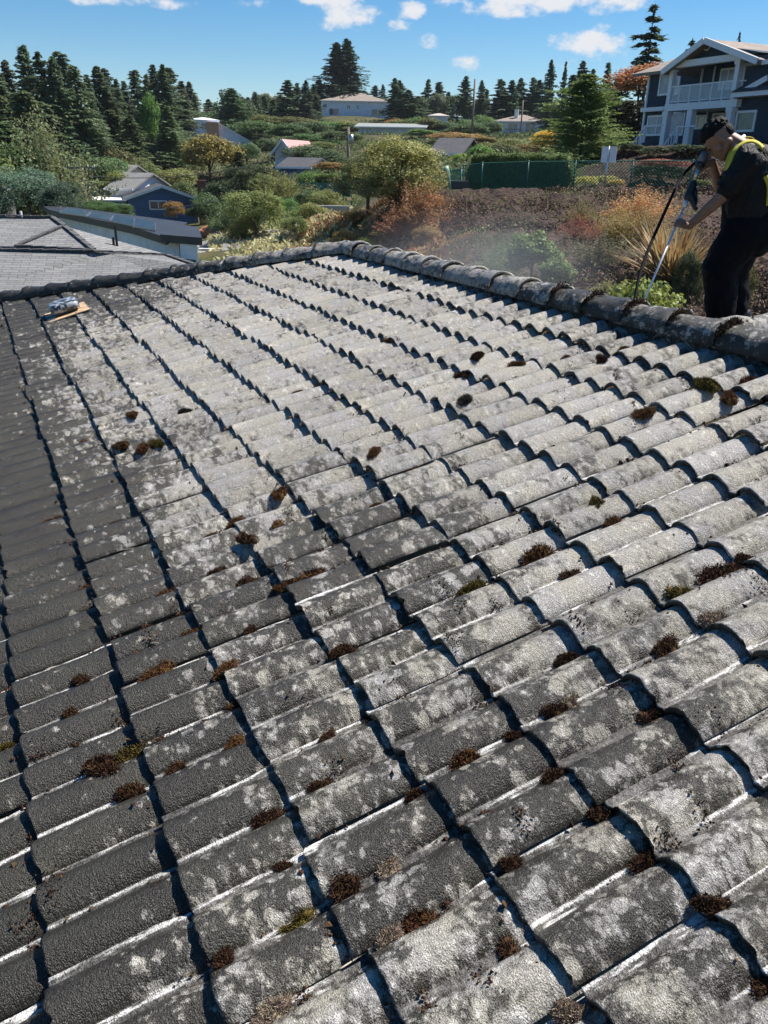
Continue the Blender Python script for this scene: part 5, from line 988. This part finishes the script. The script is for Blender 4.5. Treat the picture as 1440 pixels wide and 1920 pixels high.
# scrub and ground cover nobody could count
def scatter(name,label,n,pxr,dr,size,color,zoff=0,mat=None,seed=1,upw=.6,fn=None,kind=True):
    rg=np.random.default_rng(seed); px=rg.uniform(*pxr,n); u=rg.random(n); d=(dr[0]**1.0+(dr[1]-dr[0])*u)
    a_=np.array([AZ(p) for p in np.linspace(pxr[0],pxr[1],60)]); az=np.interp(px,np.linspace(pxr[0],pxr[1],60),a_); x=np.sin(az)*d;y=np.cos(az)*d
    msk=fnoise(x,y,.22,seed,3)+rg.random(n)*.12; keep=msk>.52
    if fn is not None: keep&=fn(px,d)
    x,y,d=x[keep],y[keep],d[keep]; z=ground(x,y); k=len(x); hh=fnoise(x,y,.5,seed+5,3)
    s=size*(.6+rg.random((k,1))*.8)*(1+d[:,None]*.006); C=np.stack([x,y,z+s[:,0]*.5+rg.random(k)**2*size*5*hh+zoff],1)
    a1=unit(rg.normal(0,1,(k,3))+np.array([0,0,upw]))*s; b1=unit(np.cross(a1,rg.normal(0,1,(k,3))))*s*.35
    V,F_=quads(C,a1,b1); o=mkmesh(name,V,F_,mat or M_leaf); o.color=color+(1,); tag(o,label,name.replace('_',' '),kind='stuff'); return o
scatter('dry_brush','dry brown brush and weeds along the left side of the mulched bank',26000,(540,840),(22,44),.10,(.27,.15,.07),seed=11,upw=.8,fn=lambda px,d:px+ d*4<960)
scatter('dry_grass','bleached dry grass on the slope beside the rubble',20000,(380,660),(30,62),.11,(.36,.33,.17),seed=12,upw=.8)
scatter('green_weeds','low green weeds scattered over the mulched bank',11000,(560,1330),(12,36),.045,(.14,.16,.05),seed=13)
scatter('red_groundcover','reddish ground cover growing over the bank',12000,(600,900),(18,34),.028,(.20,.085,.05),seed=14)
scatter('undergrowth','mixed undergrowth covering the far hillside',100000,(-150,1250),(62,255),.16,(.075,.10,.035),seed=15,upw=.4,fn=lambda px,d:~((px>140)&(px<420)&(d<112)))
scatter('bark_mulch','dark shredded bark mulch covering the bank behind the house',120000,(600,1500),(12,37.5),.045,(.12,.08,.058),seed=16,upw=.1,mat=M_moss)
# ------------------------------------------------------------ the worker with the pressure lance
D0=6.4
t=NT('skin'); n=t.noise(18,4); t.set(col=t.mix(t.ss(n,.3,.7),(.21,.11,.07),(.27,.145,.09)),rough=.5,spec=.4); t.b.inputs['Subsurface Weight'].default_value=.12; t.b.inputs['Subsurface Radius'].default_value=(.02,.008,.004); M_skin=t.m
t=NT('black_hair'); hn_=t.noise(60,3,.6,t.map(t.obj(),(3,3,.6))); t.set(col=t.mix(hn_,(.003,.0028,.0028),(.014,.012,.011)),rough=.6,spec=.15); t.bump(hn_,.9,.01); M_hair=t.m
def cloth(name,col,rough=.75,sc=9,st=.55,dist=.03,spec=.3):
    t=NT(name); v=t.map(t.obj(),(1,1,.55)); n1=t.noise(sc,4,.55,v,dist=.8); n2=t.noise(300,2); t.set(col=t.mix(n1,tuple(x*.7 for x in col),tuple(x*1.4 for x in col)),rough=rough,spec=spec,sheen=0.)
    t.bump(t.ma('ADD',n1,t.ma('MULTIPLY',n2,.03)),st,dist); return t.m
M_shirt=cloth('black_shirt',(.007,.0065,.007),.6,11,1.,.05,.22); M_wader=cloth('black_waterproof_bib',(.003,.0033,.005),.75,7,.6,.05,.12); M_yel=cloth('yellow_webbing',(.46,.39,.04),.7,30,.3,.004)
foot=W(1352,600,D0); feetz=ridgeA.z-.0
fz=roofpt(0,11.2).z-.30
per=empty('person',Vector((foot.x,foot.y,fz))); PO=per.location.copy()
tag(per,'worker in black shirt, black bib and yellow harness, head bent, holding a long spray lance','person')
def J(px,py,dd=0.): return W(px,py,D0+dd)-PO
def remesh(o,vox,smooth=True,disp=None):
    m_=o.modifiers.new('Remesh','REMESH'); m_.mode='VOXEL'; m_.voxel_size=vox; m_.use_smooth_shade=smooth
    s=o.modifiers.new('Smooth','SMOOTH'); s.factor=.5; s.iterations=3
    if disp:
        tx=bpy.data.textures.new('fold_pattern','CLOUDS'); tx.noise_scale=disp[0]; tx.noise_depth=2; dm=o.modifiers.new('Displace','DISPLACE'); dm.texture=tx; dm.strength=disp[1]; dm.mid_level=.5
    return o
RX=Vector((math.cos(AZ(1352)),-math.sin(AZ(1352)),0)); FW=Vector((math.sin(AZ(1352)),math.cos(AZ(1352)),0)); UP=Vector((0,0,1))
th=R(50); hf=(-RX*math.cos(th)-UP*math.sin(th)).normalized(); hu=(-RX*math.sin(th)+UP*math.cos(th)).normalized(); hs2=hf.cross(hu)  # side
HM=Matrix((hf,hs2,hu)).transposed()
HC=J(1349,262)
def hp(f,s,u): return HC+hf*f+hs2*s+hu*u
m=MB()
m.ell(hp(-.012,0,.03),(.098,.077,.095),HM,20,14); m.ell(hp(.03,0,-.045),(.062,.06,.075),HM,16,12)       # skull, face
m.cap(hp(.06,0,-.1),hp(.05,0,-.1),.026,.03); m.cap(hp(.04,.03,-.095),hp(-.03,.06,-.05),.02,.024); m.cap(hp(.04,-.03,-.095),hp(-.03,-.06,-.05),.02,.024)  # chin, jaw
m.cap(hp(.085,0,.01),hp(.112,0,-.03),.009,.014); m.cap(hp(.10,.011,-.033),hp(.10,-.011,-.033),.009,.009)      # nose
m.cap(hp(.082,.035,.022),hp(.085,.012,.02),.011,.01); m.cap(hp(.082,-.035,.022),hp(.085,-.012,.02),.011,.01) # brows
m.cap(hp(.086,.018,-.062),hp(.086,-.018,-.062),.0085,.0085); m.cap(hp(.083,.015,-.074),hp(.083,-.015,-.074),.009,.009) # lips
for s in(-1,1): m.ell(hp(.066,s*.032,.002),(.015,.018,.014),HM,10,8); m.ell(hp(-.012,s*.079,-.012),(.018,.007,.031),HM,10,8); m.cap(hp(.045,s*.045,-.03),hp(.03,s*.05,-.045),.02,.024)
nk=J(1396,281); m.cap(hp(-.035,0,-.03),nk,.055,.062); m.cap(nk,J(1404,300),.07,.1)
SH,EL,WR=J(1400,303,-.17),J(1357,366,-.19),J(1292,424,-.13)
m.cap(J(1404,300),SH,.09,.06); m.cap(SH,EL,.058,.044); m.cap(EL,EL.lerp(WR,.4),.043,.04); m.cap(EL.lerp(WR,.35),WR,.04,.026)
SH2,EL2,WR2=J(1392,303,.17),J(1352,362,.16),J(1336,304,.04)
m.cap(J(1404,300),SH2,.09,.06); m.cap(SH2,EL2,.055,.042); m.cap(EL2,WR2,.04,.026)
m.cap(J(1406,320),J(1400,420),.13,.13)
# lance geometry (needed for the grip)
g0,g1,g2,g3,tip=J(1323,286,0),J(1313,308,-.02),J(1301,342,-.06),J(1287,378,-.1),J(1203,574,-.75)
ld=(tip-g3).normalized()
def hand(palm_c,wr,axis,side,curl_dir,grip,scale=1.):
    "palm beside the shaft, four fingers wrapped round it, thumb opposed"
    pd=(palm_c-wr).normalized(); m.cap(wr,palm_c,.026*scale,.024*scale); 
    n_=pd.cross(axis).normalized()
    for k in range(4):
        off=(k-1.5)*.0185*scale; L_=[.041,.046,.043,.034][k]*scale; b=palm_c+axis*off+pd*.018*scale+n_*side*.012
        c1=b+pd*L_*.75+n_*side*.010; c2=c1-n_*side*.026+pd*.012; c3=c2-n_*side*.014-pd*.022
        m.cap(palm_c+axis*off*.8,b,.012*scale,.0105*scale,8); m.cap(b,c1,.0102*scale,.0092*scale,8); m.cap(c1,c2,.0092*scale,.0085*scale,8); m.cap(c2,c3,.0085*scale,.0072*scale,8)
    t0=wr.lerp(palm_c,.55)-axis*.022*scale; t1=t0+pd*.028-axis*.018-n_*side*.012; t2=t1+pd*.026-n_*side*.012; m.cap(t0,t1,.0135,.0115,8); m.cap(t1,t2,.0112,.009,8)
gp=g3.lerp(tip,.215)
near=gp+(WR-gp).normalized()*.05
hand(near,WR,ld,1,None,gp)
gp2=g1.lerp(g2,.2); near2=gp2+(WR2-gp2).normalized()*.035+FW*.02; hand(near2,WR2,(g2-g1).normalized(),-1,None,gp2)
body=m.build('body',M_skin,per,True); remesh(body,.0048)
# hair
m=MB(); m.ell(hp(-.018,0,.062),(.098,.077,.076),HM,20,14); m.ell(hp(.035,0,.085),(.06,.062,.045),HM,16,10); m.ell(hp(-.07,0,.01),(.042,.064,.06),HM,14,10)
rgk=np.random.default_rng(2)
for i in range(90):
    a_=rgk.normal(0,1,3);a_[2]=abs(a_[2]);a_/=np.linalg.norm(a_); q=hp(-.015+a_[0]*.1,a_[1]*.078,.05+a_[2]*.088); m.cap(q,q+(hu*.5+hf*.6+Vector(tuple(rgk.normal(0,.4,3)))).normalized()*.022,.009,.003,6)
h=m.build('hair',M_hair,per,True); remesh(h,.005)
m=MB()
for s in(-1,1): m.cap(hp(.088,s*.045,.026),hp(.094,s*.016,.024),.0045,.005,6)
m.build('eyebrows',M_hair,per,True)
m=MB()
for s in(-1,1): m.cap(hp(.083,s*.042,-.002),hp(.084,s*.022,-.004),.0035,.0035,6)
m.build('eyelashes',M_hair,per,True)
# shirt
m=MB(); m.cap(J(1407,300),J(1405,330),.10,.15); m.cap(J(1407,325,-.05),J(1402,400,-.03),.16,.155); m.cap(J(1407,325,.06),J(1402,400,.03),.16,.155)
m.cap(J(1398,296,-.15),J(1398,296,.15),.085,.085); m.cap(SH+(SH-EL)*.03,SH.lerp(EL,.78),.088,.078); m.cap(SH2,SH2.lerp(EL2,.75),.085,.075); m.cap(J(1420,305,-.05),J(1432,350),.12,.14)
s_=m.build('shirt',M_shirt,per,True); remesh(s_,.009,True,(.07,.022))
cf=SH.lerp(EL,.79); dd_=(EL-SH).normalized(); m=MB(); m.tube([cf-dd_*.015,cf+dd_*.012],[.081,.082],18,False); m.build('sleeve_hem',M_shirt,s_,True)
# bib overalls / waders
m=MB(); m.cap(J(1403,372),J(1399,425),.168,.172); m.cap(J(1418,380),J(1410,440),.15,.165); m.cap(J(1398,430,-.06),J(1352,500,-.08),.15,.128); m.cap(J(1352,500,-.08),J(1350,556,-.08),.126,.112); m.cap(J(1350,556,-.08),J(1350,600,-.08),.112,.09)
m.cap(J(1400,430,.06),J(1372,505,.1),.15,.12); m.cap(J(1372,505,.1),J(1380,560,.12),.118,.088); m.cap(J(1380,560,.12),J(1383,640,.12),.088,.08); m.cap(J(1350,600,-.08),J(1350,645,-.08),.09,.08)
bb=m.build('bib_overalls',M_wader,per,True); remesh(bb,.010,True,(.11,.03))
# boots
for (px,dd) in ((1348,-.08),(1382,.12)):
    m=MB(); z0=J(px,640,dd); b_=Vector((z0.x,z0.y,.04)); m.cap(b_+UP*.2,b_+UP*.05,.07,.06); m.cap(b_,b_-RX*.16,.055,.045); o=m.build('boot',M_black,per,True); remesh(o,.01)
# yellow harness webbing
def strap(pts,w,nm='harness_strap'):
    V=[];F_=[]; P=[Vector(p) for p in pts]
    # smooth
    Q=[]
    for i in range(len(P)-1):
        for k in range(6):
            s=k/6; a_=P[max(i-1,0)];b_=P[i];c_=P[i+1];d_=P[min(i+2,len(P)-1)]; Q.append(.5*((2*b_)+(c_-a_)*s+(2*a_-5*b_+4*c_-d_)*s*s+(3*b_-a_-3*c_+d_)*s**3))
    Q.append(P[-1]); cen=J(1406,330)
    for i,p in enumerate(Q):
        d_=(Q[min(i+1,len(Q)-1)]-Q[max(i-1,0)]).normalized(); ax=(p-cen); ax=(ax-d_*ax.dot(d_)).normalized(); sd2=d_.cross(ax).normalized()
        V+=[p-sd2*w/2,p+sd2*w/2,p+sd2*w/2+ax*.006,p-sd2*w/2+ax*.006]
    for i in range(len(Q)-1):
        for k in range(4): F_.append((4*i+k,4*i+(k+1)%4,4*i+4+(k+1)%4,4*i+4+k))
    m=MB(); m.add(V,F_); return m.build(nm,M_yel,per,True)
strap([J(1363,320,-.20),J(1376,286,-.17),J(1396,268,-.13),J(1418,268,-.12),J(1437,290,-.12),J(1448,330,-.12),J(1450,380,-.1)],.036)
strap([J(1362,318,-.17),J(1372,282,-.05),J(1388,262,.02),J(1412,262,.06),J(1432,284,.0),J(1446,320,-.08)],.04)
strap([J(1436,330,-.17),J(1443,350,-.17),J(1441,385,-.16)],.04)
m=MB(); m.tube([J(1379,278,-.06),J(1386,262,-.03),J(1396,255,0)],.012,8); m.build('shirt_collar',M_white,per,True)
# lance
la=empty('spray_lance',tip+PO); LO=la.location.copy(); tag(la,'long steel pressure washer lance with black trigger grip held by the worker','spray lance')
q=lambda v:v+PO-LO
M_gun=simple('grey_gun_body',(.13,.12,.11),.4,.4,30)
m=MB(); m.tube([q(g0),q(g0.lerp(g1,.5)),q(g1)],[.026,.03,.03],14); m.build('swivel_body',M_gun,la,True)
m=MB(); m.tube([q(g1+(g1-g0)*-.1),q(g1+(g1-g0)*.25)],[.034,.034],14); m.build('swivel_collar',M_black,la,True)
m=MB(); m.tube([q(g1),q(g2)],[.015,.013],12); m.tube([q(g2),q(g2.lerp(g3,.1))],[.017,.017],12); m.build('upper_tube',simple('dull_nickel',(.5,.47,.38),.3,.2,20,metal=.8),la,True)
gd=(g3-g2).normalized(); gs=gd.cross(FW).normalized()
if gs.dot(RX)<0: gs=-gs
m=MB(); m.cap(q(g2+gd*.01),q(g3-gd*.03),.026,.03); m.cap(q(g2.lerp(g3,.55)),q(g2.lerp(g3,.75)+gs*.075+gd*.06),.024,.018); m.cap(q(g2.lerp(g3,.3)+gs*.03),q(g2.lerp(g3,.6)+gs*.07+gd*.05),.01,.009)
o=m.build('trigger_grip',M_black,la,True); remesh(o,.005)
m=MB(); m.tube([q(g3-gd*.02),q(g3.lerp(tip,.06))],[.014,.012],10); m.tube([q(g3),q(tip)],[.0072,.0072],10); m.build('steel_tube',simple('polished_steel',(.72,.72,.72),.42,.1,10,metal=.6),la,True)
# hose
P=[J(1318,296,.02),J(1300,308,.03),J(1278,332,.0),J(1258,372,-.15),J(1240,412,-.3),J(1218,462,-.45),J(1201,510,-.6),J(1192,552,-.72),J(1190,590,-.82),J(1196,640,-.85)]
Q=[]
for i in range(len(P)-1):
    for k in range(6):
        s=k/6; a_=P[max(i-1,0)];b_=P[i];c_=P[i+1];d_=P[min(i+2,len(P)-1)]; Q.append(.5*((2*b_)+(c_-a_)*s+(2*a_-5*b_+4*c_-d_)*s*s+(3*b_-a_-3*c_+d_)*s**3))
Q.append(P[-1]); m=MB(); m.tube([p+PO for p in Q],.0105,10); o=m.build('pressure_hose',simple('hose_rubber',(.008,.008,.01),.8,.2,spec=.15),None,True); tag(o,'black pressure hose arcing down from the gun behind the ridge','hose')
# drifting spray mist behind the ridge
t=bpy.data.materials.new('spray_mist'); t.use_nodes=True; nt2=t.node_tree; nt2.nodes.clear(); oo=nt2.nodes.new('ShaderNodeOutputMaterial'); pv=nt2.nodes.new('ShaderNodeVolumePrincipled'); pv.inputs['Color'].default_value=(.95,.97,1,1)
tc2=nt2.nodes.new('ShaderNodeTexCoord'); gr=nt2.nodes.new('ShaderNodeTexGradient'); gr.gradient_type='SPHERICAL'; nt2.links.new(tc2.outputs['Object'],gr.inputs[0]); nz2=nt2.nodes.new('ShaderNodeTexNoise'); nz2.inputs['Scale'].default_value=2.2; nz2.inputs['Detail'].default_value=3; nt2.links.new(tc2.outputs['Object'],nz2.inputs[0])
m1=nt2.nodes.new('ShaderNodeMath'); m1.operation='MULTIPLY'; nt2.links.new(gr.outputs['Fac'],m1.inputs[0]); nt2.links.new(nz2.outputs[0],m1.inputs[1]); m2=nt2.nodes.new('ShaderNodeMath'); m2.operation='MULTIPLY'; m2.inputs[1].default_value=.3; nt2.links.new(m1.outputs[0],m2.inputs[0]); nt2.links.new(m2.outputs[0],pv.inputs['Density']); nt2.links.new(pv.outputs[0],oo.inputs['Volume'])
m=MB(); m.ell((0,0,0),(1,1,1),None,24,14); o=m.build('spray_mist',t,None,True); o.location=W(900,505,9.5); o.scale=(1.7,1.5,.75); o.rotation_euler=(0,0,-AZ(900)); tag(o,'faint white water mist drifting behind the ridge caps','mist',kind='stuff')

# pale air over the valley
t=bpy.data.materials.new('haze'); t.use_nodes=True; n3=t.node_tree; n3.nodes.clear(); o3=n3.nodes.new('ShaderNodeOutputMaterial'); v3=n3.nodes.new('ShaderNodeVolumePrincipled'); v3.inputs['Color'].default_value=(.86,.93,1,1); v3.inputs['Density'].default_value=.00009; n3.links.new(v3.outputs[0],o3.inputs['Volume'])
m=MB(); m.box(-4200,4200,-4200,4200,float(gzv.min())-1.,62.); o=m.build('haze',t,None); tag(o,'thin pale haze in the air over the valley and far trees','haze',kind='stuff')
